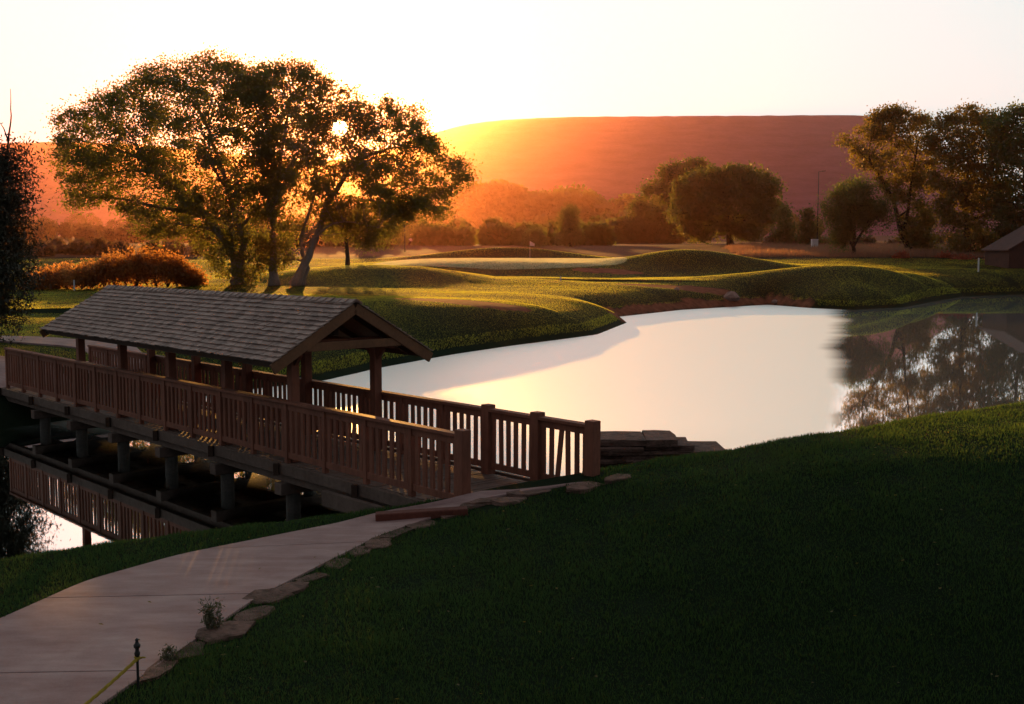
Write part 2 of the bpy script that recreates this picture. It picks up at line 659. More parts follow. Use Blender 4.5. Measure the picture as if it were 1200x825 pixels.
def wob(x, y, wl, k0=0, n=6):
    """cheap smooth noise, about -1..1, wavelength wl"""
    r = 0
    for i in range(n):
        a = _dr[k0 + i]
        w = 6.28 / (wl * (0.6 + 0.25 * i))
        r = r + np.sin((x * np.cos(a) + y * np.sin(a)) * w + _ph[k0 + i, 0])
    return r / n * 1.6


# mounds of the golf course beyond the pond: centre pixel, distance, crest pixel height -> peak z, radii (m)
MOUNDS = []


def mound(px, py, d, rx, ry, base, front=1.0):
    p = at_depth(px, py, d)
    MOUNDS.append((p.x, p.y, p.z - base, rx, ry, front))


FAR_Y = [20, 45, 75, 116, 136, 160, 200, 260, 420, 650, 1300, 5200]
FAR_Z = [1.4, 1.6, 1.75, 1.7, 2.8, 3.9, 5.2, 5.8, 7.0, 11, 20, 28]
mound(590, 290, 149, 11, 4.0, 3.4)
mound(230, 318, 112, 12, 9, 2.2)
mound(800, 291, 132, 10, 6, 2.7)
mound(760, 303, 132, 7, 3.0, 2.7)
mound(1000, 306, 107, 13, 6.5, 2.0)
mound(1090, 309, 112, 9, 7, 2.1)
mound(315, 345.5, 88, 12, 6, 1.72)


# long low ridges whose steep sides face the camera: (pixel, pixel, distance) along the crest, half width
RIDGES = [
    ([(380, 353, 56), (430, 352, 58), (480, 351, 60), (560, 350, 63), (620, 352, 66.5), (680, 363, 70), (722, 375, 74)], 5.5, 14.0),
    ([(215, 330, 97), (290, 322, 98), (345, 316, 99), (395, 312, 100), (440, 310, 101), (490, 312, 102), (535, 318, 103), (580, 326, 103)], 9.5, 18.0),
]
RIDGES = [(np.array([tuple(at_depth(*p)) for p in pts]), w0, w1) for pts, w0, w1 in RIDGES]


def ridge_h(x, y, base):
    """crests rise above the base ground, steep towards the camera and gentle behind"""
    z = base
    for P, wf, wb in RIDGES:
        best = np.full(x.shape, 1e9)
        zc = np.zeros(x.shape)
        sgn = np.zeros(x.shape)
        for i in range(len(P) - 1):
            a, b = P[i], P[i + 1]
            d = b[:2] - a[:2]
            t = np.clip(((x - a[0]) * d[0] + (y - a[1]) * d[1]) / (d @ d), 0, 1)
            dx, dy = x - a[0] - t * d[0], y - a[1] - t * d[1]
            dd = np.hypot(dx, dy)
            m = dd < best
            best = np.where(m, dd, best)
            zc = np.where(m, a[2] + t * (b[2] - a[2]), zc)
            sgn = np.where(m, dy, sgn)
        w = np.where(sgn < 0, wf, wb)
        k = np.exp(-(best / w) ** 2)
        z = np.maximum(z, base + (zc - base) * k)
    return z


def far_h(x, y):
    z = np.interp(y, FAR_Y, FAR_Z)
    m = np.zeros_like(z)
    for (cx, cy_, a, rx, ry, fr) in MOUNDS:
        m = np.maximum(m, a * np.exp(-((x - cx) / rx) ** 2 - ((y - cy_) / ry) ** 2))
    z = ridge_h(x, y, z + m)
    # the putting green: a flattened shelf
    gx, gy, gz = GREEN
    w = np.exp(-(((x - gx) / 15) ** 4 + ((y - gy) / 11.5) ** 4))
    z = z * (1 - w) + (gz + (y - gy) * 0.032) * w
    z = z + 0.07 * wob(x, y, 16, 0) * sstep((y - 45) / 20) + 0.02 * wob(x, y, 5, 8)
    return z


_g = at_depth(585, 304.5, 131)
GREEN = (_g.x, _g.y, _g.z)


def near_h(x, y):
    crest = np.where(x > 0.5, 0.20 + 0.10 * (x - 0.5), 0.20 * sstep((x + 2.2) / 2.7))
    crest = np.where(crest > 0.9, 0.9 + 0.3 * (crest - 0.9), crest)
    z = 0.98 + crest * sstep((y - 7.0) / 12.0)
    # right of the path the lawn falls back from its crest into a hollow in front of the camera
    k = sstep((x + 1.5 + 0.12 * (17 - y)) / 4.5)
    t = np.clip((17.0 - y) / 9.0, 0, 1)
    z = z - k * 1.25 * (t - 0.12 * np.sin(2 * PI * t) / (2 * PI) * 3)
    z = z + 0.05 * wob(x, y, 4, 16) * sstep((x + 1.0) / 2.0)
    z = z + 2.6 * sstep((3.0 - y) / 5.0)
    return z


def height(x, y, sd=None):
    if sd is None:
        sd = lake_sd(x, y)
    w = sstep((y - 26 + 0.25 * np.clip(-x, 0, 30)) / 8)
    zn = near_h(x, y)
    zf = far_h(x, y)
    land_n = zn * sstep(sd / 2.3 + 0.06)
    land_f = zf * (1 - np.exp(-np.clip(sd, 0, None) / 2.0))
    z = land_n * (1 - w) + land_f * w
    bed = -1.4 * (1 - np.exp(np.clip(sd, None, 0) / 1.5)) - 0.02
    return np.where(sd > 0, z, bed)


def hz(x, y):
    return float(height(np.array([x], float), np.array([y], float))[0])


def axis(segs):
    out = []
    for a, b, st in segs:
        n = max(1, int(round((b - a) / st)))
        out += list(np.linspace(a, b, n, endpoint=False))
    out.append(segs[-1][1])
    return np.array(out)


YS = axis([(-90, -10, 10), (-10, 6, 1), (6, 24, 0.2), (24, 60, 0.45), (60, 150, 0.6), (150, 220, 2), (220, 400, 10), (400, 5000, 100)])
XS = axis([(-5600, -400, 130), (-400, -120, 12), (-120, -45, 2.0), (-45, -12, 0.6), (-12, 12, 0.22), (12, 50, 0.5), (50, 110, 1.5),
           (110, 400, 12), (400, 7600, 130)])
GX, GY = np.meshgrid(XS, YS)
gx, gy = GX.ravel(), GY.ravel()
gsd = lake_sd(gx, gy)
gz = height(gx, gy, gsd)
nx, ny = len(XS), len(YS)
idx = np.arange(nx * ny).reshape(ny, nx)
quads = np.stack([idx[:-1, :-1].ravel(), idx[:-1, 1:].ravel(), idx[1:, 1:].ravel(), idx[1:, :-1].ravel()], 1)
me = bpy.data.meshes.new('ground')
me.vertices.add(nx * ny)
me.vertices.foreach_set('co', np.stack([gx, gy, gz], 1).astype(np.float32).ravel())
me.loops.add(len(quads) * 4)
me.loops.foreach_set('vertex_index', quads.astype(np.int32).ravel())
me.polygons.add(len(quads))
me.polygons.foreach_set('loop_start', np.arange(0, len(quads) * 4, 4, dtype=np.int32))
me.polygons.foreach_set('use_smooth', np.ones(len(quads), bool))
me.update()


def ell(x, y, px, py, d, rx, ry, rot=0.0):
    p = at_depth(px, py, d)
    c, s = math.cos(rot), math.sin(rot)
    u, v = x - p.x, y - p.y
    u, v = u * c + v * s, -u * s + v * c
    return (u / rx) ** 2 + (v / ry) ** 2


def cover(x, y, sd):
    soil = np.zeros(x.shape)
    # red beach in the cove and red bunkers
    soil = np.maximum(soil, ((sd > 0) & (sd < 0.9 + 0.4 * wob(x, y, 6, 4)) & (y > 74) & (x > 6) & (x < 25)).astype(float))
    for (px, py, d, rx, ry, rot) in ((540, 362, 63, 3.6, 2.2, 0.25), (790, 336, 98, 5.5, 1.6, 0.1), (715, 311, 121, 4, 1.6, 0.0)):
        soil = np.maximum(soil, (ell(x, y, px, py, d, rx, ry, rot) + 0.25 * wob(x, y, 2.5, 10) < 1).astype(float))
    gxx, gyy, _ = GREEN
    green = (((x - gxx) / 14.5) ** 2 + ((y - gyy) / 10.5) ** 2 < 1).astype(float)
    dry = sstep((y - 152) / 10)
    return soil, green, dry


soil, green, dry = cover(gx, gy, gsd)
att = me.color_attributes.new('cover', 'FLOAT_COLOR', 'POINT')
att.data.foreach_set('color', np.stack([soil, green, dry, np.ones_like(dry)], 1).astype(np.float32).ravel())
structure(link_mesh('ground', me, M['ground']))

# the pond: one water sheet inside the shoreline (the ground rises above it at the bank)
mb = MB()
mb.face([(-72, 6, 0), (97, 6, 0), (97, 132, 0), (-72, 132, 0)])
structure(mb.build('water', M['water']))

# the mesa
RIDGE = [(-900, 172), (-200, 172), (40, 167), (110, 166), (200, 172), (300, 184), (398, 190), (455, 178), (505, 155), (545, 145), (590, 140), (640, 137.5),
         (700, 136.5), (860, 135.5), (1044, 134.5), (1060, 150), (1076, 195), (1095, 235), (1200, 255), (2300, 262)]
MD = 4000.0
mx_ = np.linspace(-900, 2300, 321)
rp = np.interp(mx_, [r[0] for r in RIDGE], [r[1] for r in RIDGE])
rp = np.convolve(np.pad(rp, 4, mode='edge'), np.ones(9) / 9, 'valid')
rows = 26
V = []
for j in range(rows):
    t = j / (rows - 1)
    prof = t ** 1.05
    for i, px in enumerate(mx_):
        p = at_depth(px, rp[i], MD)
        gully = 32 * wob(np.array(p.x), np.array(t * 120.0), 240, 20) + 14 * wob(np.array(p.x), np.array(t * 80.0), 80, 26)
        yy = MD - 1300 * (1 - t) + float(gully) * (1 - t) * (0.4 + t)
        zz = 20 + (p.z - 20) * prof + (1.2 * float(wob(np.array(p.x), np.array(0.0), 60, 30)) if j == rows - 1 else 0)
        V.append((p.x, yy, zz))
for i, px in enumerate(mx_):        # flat top running back
    V.append((V[(rows - 1) * len(mx_) + i][0], MD + 320, V[(rows - 1) * len(mx_) + i][2] - 25))
for i, px in enumerate(mx_):
    V.append((V[(rows - 1) * len(mx_) + i][0], MD + 420, 20))
Fc = []
n = len(mx_)
for j in range(rows + 1):
    for i in range(n - 1):
        Fc.append((j * n + i, j * n + i + 1, (j + 1) * n + i + 1, (j + 1) * n + i))
me = bpy.data.meshes.new('mesa')
me.from_pydata(V, [], Fc)
me.update()
structure(link_mesh('mesa', me, M['mesa'], smooth=True))


# ------------------------------------------------------------------ paths
def ribbon(name, left, right, dz, thick=0.08, sub=10):
    """a paved ribbon between two edge polylines, following the ground"""
    def resample(pl, n):
        pl = np.array(pl, float)
        d = np.concatenate([[0], np.cumsum(np.hypot(*np.diff(pl, axis=0).T))])
        t = np.linspace(0, d[-1], n)
        return np.stack([np.interp(t, d, pl[:, 0]), np.interp(t, d, pl[:, 1])], 1)
    n = 140
    L, R = resample(left, n), resample(right, n)
    for _ in range(8):
        for A in (L, R):
            A[1:-1] = (A[:-2] + 2 * A[1:-1] + A[2:]) / 4
    # control joints: a narrow groove every few metres
    mid = (L + R) / 2
    dist = np.concatenate([[0], np.cumsum(np.hypot(*np.diff(mid, axis=0).T))])
    tt = np.linspace(0, dist[-1], n)
    groove = np.zeros(n)
    for jd in np.arange(1.3, dist[-1] - 0.5, 2.4):
        tt = np.concatenate([tt, [jd - 0.012, jd - 0.006, jd + 0.006, jd + 0.012]])
        groove = np.concatenate([groove, [0, 1, 1, 0]])
    od = np.argsort(tt)
    tt, groove = tt[od], groove[od]
    L = np.stack([np.interp(tt, dist, L[:, 0]), np.interp(tt, dist, L[:, 1])], 1)
    R = np.stack([np.interp(tt, dist, R[:, 0]), np.interp(tt, dist, R[:, 1])], 1)
    n = len(tt)
    mb = MB()
    vs = []
    for i in range(n):
        for k in range(sub + 1):
            q = L[i] * (1 - k / sub) + R[i] * (k / sub)
            vs.append((q[0], q[1]))
    vs = np.array(vs)
    z = height(vs[:, 0], vs[:, 1]) + dz
    z = z.reshape(n, sub + 1)
    z = np.minimum(z, z[:, sub // 2][:, None] + 0.05)
    z = np.maximum(z, z[:, sub // 2][:, None] - 0.02)
    z = z - 0.025 * groove[:, None]
    z = z.ravel()
    mb.v = [(a[0], a[1], b) for a, b in zip(vs, z)]
    m = sub + 1
    for i in range(n - 1):
        for k in range(sub):
            mb.f.append((i * m + k, i * m + k + 1, (i + 1) * m + k + 1, (i + 1) * m + k))
    nb = len(mb.v)
    for i in range(n):
        for k in (0, sub):
            a = mb.v[i * m + k]
            mb.v.append((a[0], a[1], a[2] - thick - 0.1))
    for i in range(n - 1):
        mb.f.append((i * m, (i + 1) * m, nb + (i + 1) * 2, nb + i * 2))
        mb.f.append((i * m + sub, nb + i * 2 + 1, nb + (i + 1) * 2 + 1, (i + 1) * m + sub))
    return mb.build(name, M['path'], smooth=False), L, R


PZ = 0.98
pl = lambda px, py: tuple(at_z(px, py, PZ))[:2]
left_edge = [(-7.6, 6.6), pl(-180, 800), pl(0, 728), pl(100, 683), pl(210, 652), pl(330, 628), pl(440, 606), pl(505, 600), tuple(BP(12.95, 10.9))[:2]]
right_edge = [(-3.9, 6.4), pl(60, 870), pl(200, 772), pl(300, 703), pl(380, 662), pl(445, 630), pl(500, 614), pl(560, 596), tuple(BP(12.1, 12.4))[:2]]
near_path, PATH_L, PATH_R = ribbon('path', left_edge, right_edge, 0.03)
structure(near_path)
# far side of the bridge: the path swings left and loops on behind the bank
far_l = [tuple(BP(33.6, 10.7))[:2], (-16.5, 33.2), (-19, 33.8), (-24, 33.6), (-32, 33)]
far_r = [tuple(BP(33.6, 12.7))[:2], (-14.2, 35.2), (-17, 36.4), (-23, 36.6), (-32, 36)]
structure(ribbon('path', far_l, far_r, 0.05)[0])
loop_l = [(-14.6, 35.6), (-13.6, 37.2), (-14.6, 38.8), (-17.5, 40), (-22, 41)]
loop_r = [(-13.2, 34.9), (-11.8, 37.2), (-13.4, 40.4), (-17, 41.7), (-22, 42.7)]
structure(ribbon('path', loop_l, loop_r, 0.06)[0])

# ------------------------------------------------------------------ covered bridge
QN, QF = 10.653, 12.749
QM = (QN + QF) / 2
DECK = 0.93
RAIL = DECK + 1.11
S0, DS = 13.096, 1.2571
SEND = S0 + 16 * DS
SFAR = 12.45
bridge = thing('covered_bridge', (0, 0, 0), 'long timber footbridge with shingled gable roof crossing the narrow end of the pond', 'bridge')
# deck: separate planks in one mesh
mb = MB()
s = 12.3
while s < SEND + 0.25:
    w = 0.14
    zt = DECK + random.uniform(-0.004, 0.004)
    a, b = BP(s, QN - 0.02, zt - 0.03), BP(s, QF + 0.02, zt - 0.03)
    mb.bar(a, b, w - 0.012, 0.05)
    s += w
mb.build('deck', M['deck'], bridge)
for q in (QN - 0.03, QM, QF + 0.03):
    w = MB()
    w.bar(BP(12.9, q, DECK - 0.21), BP(SEND + 0.2, q, DECK - 0.21), 0.12, 0.27)
    w.build('stringer', M['timber_pale'], bridge, bevel=0.01)
for k in range(9):
    s = S0 + DS * 2 * k
    if s < 14:
        continue
    MB().bar(BP(s, QN - 0.22, DECK - 0.46), BP(s, QF + 0.22, DECK - 0.46), 0.24, 0.22).build('pile_cap', M['timber_pale'], bridge, bevel=0.012)
    for q in (QN + 0.1, QF - 0.1):
        mb = MB()
        mb.tube([BP(s, q, -1.6), BP(s, q, DECK - 0.575)], [0.14, 0.135], 14)
        mb.build('pile', M['concrete'], bridge, smooth=False)
# outer longitudinal beam on the near side and the blocks that tie the rail posts to it
for q, sg in ((QN - 0.155, -1), (QF + 0.155, 1)):
    MB().bar(BP(13.0, q, DECK - 0.08), BP(SEND + 0.1, q, DECK - 0.08), 0.09, 0.2).build('edge_beam', M['timber_pale'], bridge, bevel=0.008)
roof_i = (4, 6, 8, 10, 12)


def railing(q, start, n, out, thick_ids):
    for i in range(n + 1):
        s = start + DS * i
        big = i in thick_ids
        w = 0.19 if big else 0.10
        top = RAIL + (0.09 if big else -0.035)
        lean = random.uniform(-0.012, 0.012)
        mb = MB()
        mb.bar(BP(s, q, DECK - (0.35 if not big else 0.05)), BP(s + lean, q, top), w, w * 0.9, up=(ca, sa, 0))
        mb.build('railing_post', M['timber'], bridge, bevel=0.008)
    e0, e1 = start, start + DS * n
    MB().bar(BP(e0, q, RAIL), BP(e1, q, RAIL), 0.17, 0.055).build('handrail', M['timber'], bridge, bevel=0.01)
    MB().bar(BP(e0, q, RAIL - 0.09), BP(e1, q, RAIL - 0.09), 0.045, 0.11).build('upper_rail', M['timber'], bridge, bevel=0.005)
    MB().bar(BP(e0, q, DECK + 0.14), BP(e1, q, DECK + 0.14), 0.05, 0.11).build('bottom_rail', M['timber'], bridge, bevel=0.005)
    for i in range(n):
        a = start + DS * i + 0.05
        mb = MB()
        nb = 6
        for k in range(nb):
            ss = a + (DS - 0.1) * (k + 0.5) / nb + random.uniform(-0.008, 0.008)
            t = random.uniform(-0.006, 0.006)
            if out > 0 and i == 0 and k == 3:
                t = 0.05
            mb.bar(BP(ss + t, q, DECK + 0.17), BP(ss - t, q, RAIL - 0.12), 0.036, 0.085, up=(-sa, ca, 0))
        mb.build('baluster_panel', M['timber'], bridge)


railing(QN - 0.0, S0, 16, -1, (0,))
railing(QF + 0.0, SFAR, 16, 1, (0, 1, 2))
for i in range(0, 17, 2):
    s = S0 + DS * i
    MB().bar(BP(s, QN - 0.24, DECK - 0.2), BP(s, QN - 0.24, DECK + 0.02), 0.12, 0.1).build('post_block', M['timber_dark'], bridge, bevel=0.006)
# roof posts, tie beams, knee braces
SA, SB = 17.44, 28.55
ZR = CAMZ - 0.9534           # ridge
ZE = CAMZ - 1.9317           # eave edge
QE1 = 10.03
QE2 = 2 * QM - QE1
slope = (ZR - ZE) / (QM - QE1)
ZPOST = ZR - (QM - QN - 0.14) * slope - 0.17
for i in roof_i:
    s = S0 + DS * i
    for q, qq in ((QN + 0.14, 1), (QF - 0.14, -1)):
        mb = MB()
        mb.bar(BP(s, q, DECK), BP(s, q, ZPOST - 0.2), 0.17, 0.17, up=(ca, sa, 0))
        mb.build('roof_post', M['timber'], bridge, bevel=0.01)
        for d in (-1, 1):
            MB().bar(BP(s + d * 0.07, q, ZPOST - 0.42), BP(s + d * 0.27, q, ZPOST - 0.22), 0.07, 0.08).build('knee_brace', M['timber'], bridge, bevel=0.006)
    MB().bar(BP(s, QN + 0.06, ZPOST - 0.085), BP(s, QF - 0.06, ZPOST - 0.085), 0.12, 0.15).build('tie_beam', M['timber'], bridge, bevel=0.008)
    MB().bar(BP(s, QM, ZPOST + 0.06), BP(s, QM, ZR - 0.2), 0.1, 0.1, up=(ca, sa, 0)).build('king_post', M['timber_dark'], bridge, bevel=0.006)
for q in (QN + 0.14, QF - 0.14):
    MB().bar(BP(SA + 0.15, q, ZPOST - 0.15), BP(SB - 0.15, q, ZPOST - 0.15), 0.15, 0.1).build('wall_plate', M['timber'], bridge, bevel=0.008)
# roof: board shell with rows of separate split shingles
mb = MB()
th = 0.05
for q0, q1 in ((QE1, QM), (QE2, QM)):
    a, b = BP(SA + 0.03, q0, ZE - 0.02), BP(SB - 0.03, q0, ZE - 0.02)
    c, d = BP(SB - 0.03, q1, ZR - 0.02), BP(SA + 0.03, q1, ZR - 0.02)
    dn = Vector((0, 0, -th))
    mb.hexa([a + dn, b + dn, c + dn, d + dn, a, b, c, d])
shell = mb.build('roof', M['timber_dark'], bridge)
for q0 in (QE1, QE2):
    mb = MB()
    rowsN = 14
    run = QM - q0
    sl = Vector((run * ca, run * sa, ZR - ZE))
    L = sl.length
    up = sl / L
    nrm = Vector((-run / abs(run) * slope * ca, -run / abs(run) * slope * sa, 1)).normalized()
    along = Vector((-sa, ca, 0))
    exp = (L + 0.06) / rowsN
    for r in range(rowsN):
        s = SA - 0.03 + random.uniform(0, 0.1)
        base = BP(0, q0, ZE) - up * 0.06 + up * (r * exp)
        first = True
        s = SA - 0.04
        while s < SB + 0.04:
            w = random.uniform(0.09, 0.2)
            e = min(s + w, SB + 0.04)
            butt = random.uniform(-0.012, 0.012)
            th_ = random.uniform(0.016, 0.026)
            lo = base + up * butt
            hi = base + up * (exp * 1.35)
            a = lo + along * (s + 0.003) + nrm * 0.022
            b = lo + along * (e - 0.003) + nrm * (0.022 + random.uniform(-0.003, 0.003))
            c = hi + along * (e - 0.003) + nrm * 0.002
            d = hi + along * (s + 0.003) + nrm * 0.002
            mb.hexa([a, b, c, d, a + nrm * th_, b + nrm * th_, c + nrm * 0.006, d + nrm * 0.006])
            s = e
    mb.build('shingles', M['shingle'], shell)
mb = MB()
s = SA - 0.05
while s < SB + 0.05:
    for sg in (-1, 1):
        n_ = Vector((sg * slope * ca, sg * slope * sa, 1)).normalized()
        dv = Vector((sg * ca, sg * sa, -slope)).normalized()
        t0 = BP(s, QM, ZR + 0.035 + random.uniform(0, 0.008))
        t1 = BP(min(s + 0.26, SB + 0.05), QM, ZR + 0.03)
        mb.hexa([t0, t1, t1 + dv * 0.13, t0 + dv * 0.13, t0 + n_ * 0.022, t1 + n_ * 0.014, t1 + dv * 0.13 + n_ * 0.014, t0 + dv * 0.13 + n_ * 0.022])
    s += 0.24
mb.build('ridge_cap', M['shingle'], shell)
for sE_, o in ((SA, -1), (SB, 1)):
    for q0 in (QE1, QE2):
        d = 0.05 * (1 if q0 < QM else -1)
        MB().bar(BP(sE_ - o * 0.01, q0 - d, ZE - 0.115 - abs(d) * slope), BP(sE_ - o * 0.01, QM, ZR - 0.115), 0.05, 0.19).build('barge_board', M['timber_trim'], shell, bevel=0.006)
    MB().bar(BP(sE_ - o * 0.04, QN + 0.03, ZPOST - 0.075), BP(sE_ - o * 0.04, QF - 0.03, ZPOST - 0.075), 0.07, 0.15).build('gable_beam', M['timber_trim'], shell, bevel=0.006)
    mb = MB()
    k = QN + 0.62
    mb2 = [BP(sE_ - o * 0.09, QM - 1.3, ZR - 0.12 - 1.3 * slope), BP(sE_ - o * 0.09, QM + 1.3, ZR - 0.12 - 1.3 * slope), BP(sE_ - o * 0.09, QM, ZR - 0.12)]
for q0, dq in ((QE1, 0.06), (QE2, -0.06)):
    MB().bar(BP(SA + 0.05, q0 + dq, ZE - 0.07), BP(SB - 0.05, q0 + dq, ZE - 0.07), 0.035, 0.11).build('eave_board', M['timber_dark'], shell)
s = SA + 0.45
while s < SB - 0.2:
    for q0 in (QE1, QE2):
        d = 0.12 * (1 if q0 < QM else -1)
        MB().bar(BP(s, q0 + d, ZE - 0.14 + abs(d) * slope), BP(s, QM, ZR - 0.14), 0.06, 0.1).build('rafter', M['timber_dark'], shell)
    s += DS
# stepped end of the stringers at the near abutment
MB().bar(BP(12.95, QN - 0.33, DECK - 0.32), BP(16.4, QN - 0.33, DECK - 0.32), 0.1, 0.26).build('edge_beam', M['timber_pale'], bridge, bevel=0.01)

# ------------------------------------------------------------------ stonework
def slab(name, pts, z0, z1, material, rough=0.02, parent=None):
    """irregular flat stone: polygon extruded with a ragged, chamfered outline"""
    cx = sum(p[0] for p in pts) / len(pts)
    cy_ = sum(p[1] for p in pts) / len(pts)
    mb = MB()
    rings = ((z0, 1.0), (z0 + (z1 - z0) * 0.55, 1.01), (z1 - 0.012, 1.0), (z1, 0.95))
    n = len(pts)
    for z, k in rings:
        for p in pts:
            mb.v.append((cx + (p[0] - cx) * k + random.uniform(-rough, rough), cy_ + (p[1] - cy_) * k + random.uniform(-rough, rough),
                         z + random.uniform(-rough, rough) * 0.4))
    for r in range(3):
        for i in range(n):
            j = (i + 1) % n
            mb.f.append((r * n + i, r * n + j, (r + 1) * n + j, (r + 1) * n + i))
    mb.f.append(tuple(3 * n + i for i in range(n)))
    mb.f.append(tuple(reversed(range(n))))
    return mb


def blob_poly(cx, cy_, rx, ry, rot, n=9):
    out = []
    for i in range(n):
        a = 2 * PI * i / n + random.uniform(-0.28, 0.28)
        k = random.uniform(0.72, 1.2)
        x, y = rx * k * math.cos(a), ry * k * math.sin(a)
        out.append((cx + x * math.cos(rot) - y * math.sin(rot), cy_ + x * math.sin(rot) + y * math.cos(rot)))
    return out


# dry stone retaining wall beside the bridge: ragged courses of flat sandstone
mb_all = MB()
z0 = 0.02
course = 0
while z0 < 1.5:
    hh = random.uniform(0.06, 0.13)
    x1 = 3.75 if z0 < 1.2 else (3.55 if z0 < 1.32 else (3.0 if z0 < 1.42 else 2.75))
    x = 1.42 + random.uniform(-0.12, 0.1)
    while x < x1 - 0.1:
        w = min(random.uniform(0.3, 1.0), x1 - x + 0.12)
        pr = random.uniform(-0.09, 0.09)
        yc = 19.95 + 0.06 * (x - 1.5)
        pts = []
        for (ux, uy) in ((-0.5, -1), (-0.25, -1.05), (0.1, -1), (0.5, -1), (0.5, 0), (0.5, 1), (0, 1), (-0.5, 1), (-0.52, 0.2)):
            pts.append((x + w / 2 + ux * w * 1.02 + random.uniform(-0.03, 0.03), yc + uy * 0.5 + (pr if uy < 0 else 0) + random.uniform(-0.04, 0.04)))
        nb = len(mb_all.v)
        for zz, kk in ((z0 + random.uniform(0, 0.012), 1.0), (z0 + hh * 0.6, 1.0), (z0 + hh * random.uniform(0.92, 1.08), 0.985)):
            cx = sum(p[0] for p in pts) / 9
            cy0 = sum(p[1] for p in pts) / 9
            for p in pts:
                mb_all.v.append((cx + (p[0] - cx) * kk + random.uniform(-0.012, 0.012), cy0 + (p[1] - cy0) * kk + random.uniform(-0.012, 0.012), zz + random.uniform(-0.006, 0.006)))
        for r_ in range(2):
            for i in range(9):
                j = (i + 1) % 9
                mb_all.f.append((nb + r_ * 9 + i, nb + r_ * 9 + j, nb + (r_ + 1) * 9 + j, nb + (r_ + 1) * 9 + i))
        mb_all.f.append(tuple(nb + 18 + i for i in range(9)))
        mb_all.f.append(tuple(nb + i for i in reversed(range(9))))
        x += w
    z0 += hh
    course += 1
tag(mb_all.build('stone_wall', M['stone']), 'low dry-stacked wall of flat red sandstone at the water edge right of the bridge', 'stone wall')

# flat stones set along the lawn side of the path
edge_labels = ['flat grey-red edging stone nearest the rope stake', 'thin edging stone sunk in grass just past the rope stake',
               'broad flat edging stone just before the tuft of weeds', 'small edging stone behind the tuft of weeds',
               'large rounded slab edging the path past the weeds', 'long low edging stone after the large rounded slab',
               'narrow edging stone along the middle of the lawn edge', 'flat edging stone in the long thin stretch of stones',
               'half buried edging stone in the long thin stretch of stones', 'edging stone where the path starts bending to the bridge',
               'dark edging stone at the bend of the path', 'flat edging stone below the sunlit patch of path', 'edging stone between sunlit path patch and lawn',
               'flat stone beside the red curb timber', 'flat stone before the near bridge post', 'broad flat stone at the foot of the bridge deck']
nS = len(edge_labels)
for k in range(nS):
    t = len(PATH_R) * (0.30 + 0.62 * k / (nS - 1))
    i = int(t)
    p, q = PATH_R[i], PATH_R[i + 1]
    d = q - p
    rot = math.atan2(d[1], d[0])
    nv = np.array([d[1], -d[0]]) / np.hypot(*d)
    c = p + nv * (0.10 + random.uniform(-0.04, 0.08))
    ln = random.uniform(0.24, 0.36)
    wd = random.uniform(0.13, 0.22)
    if k in (2, 4, 15):
        wd += 0.07
    zg = hz(*c)
    o = slab('', blob_poly(c[0], c[1], ln, wd, rot + random.uniform(-0.2, 0.2), 8), zg - 0.12, zg + 0.012 + random.uniform(0, 0.035), None, 0.02).build('edging_stone', M['stone'])
    tag(o, edge_labels[k], 'edging stone', 'flat stones edging the path')
for lab, (s, q, rx, ry) in (('wide red paving slab at the open end of the bridge', (12.0, 12.1, 0.38, 0.24)),
                            ('paving slab at the foot of the last right railing post', (11.9, 12.75, 0.3, 0.2)),
                            ('small paving slab in front of the left end post', (12.35, 10.95, 0.28, 0.2))):
    c = BP(s, q)
    zg = hz(c.x, c.y)
    tag(slab('', blob_poly(c.x, c.y, rx, ry, AZ, 10), zg - 0.08, zg + 0.035, None, 0.015).build('paving_slab', M['stone']), lab, 'paving slab', 'slabs at the bridge entrance')
# red curb timber
a, b = at_z(440, 604, 1.08), at_z(548, 598, 1.12)
mb = MB()
mb.bar((a.x, a.y, 1.03), (b.x, b.y, 1.08), 0.2, 0.17)
tag(mb.build('curb_timber', M['timber_red'], bevel=0.02), 'red squared timber lying beside the path at the near bridge end', 'timber')

# rocks along the far shore
for lab, px, py, d, r in (('pale boulder on the far shore beneath the dark mound', 857, 350, 97, 0.65), ('small pale rock low on the bank left of the pale boulder', 793, 349, 96, 0.25),
                          ('small pale rock on the dark mound left of the round tree', 908, 346, 99, 0.28)):
    p = at_depth(px, py, d)
    z = hz(p.x, p.y)
    mb = MB()
    mb.lathe((p.x, p.y, z - 0.1), [(r * 0.9, 0), (r * 1.05, r * 0.4), (r * 0.85, r * 0.85), (r * 0.45, r * 1.12), (0.05, r * 1.2)], 9)
    mb.v = [(v[0] + random.uniform(-1, 1) * r * 0.14, v[1] + random.uniform(-1, 1) * r * 0.14, v[2] + random.uniform(-1, 1) * r * 0.06) for v in mb.v]
    tag(mb.build('boulder', M['rock']), lab, 'rock')


# ------------------------------------------------------------------ trees
def in_poly(x, y, poly):
    ins = np.zeros(x.shape, bool)
    n = len(poly)
    for i in range(n):
        ax, ay = poly[i]
        bx, by = poly[(i + 1) % n]
        c = (ay > y) != (by > y)
        ins ^= c & (x < ax + (y - ay) * (bx - ax) / ((by - ay) if by != ay else 1e-9))
    return ins


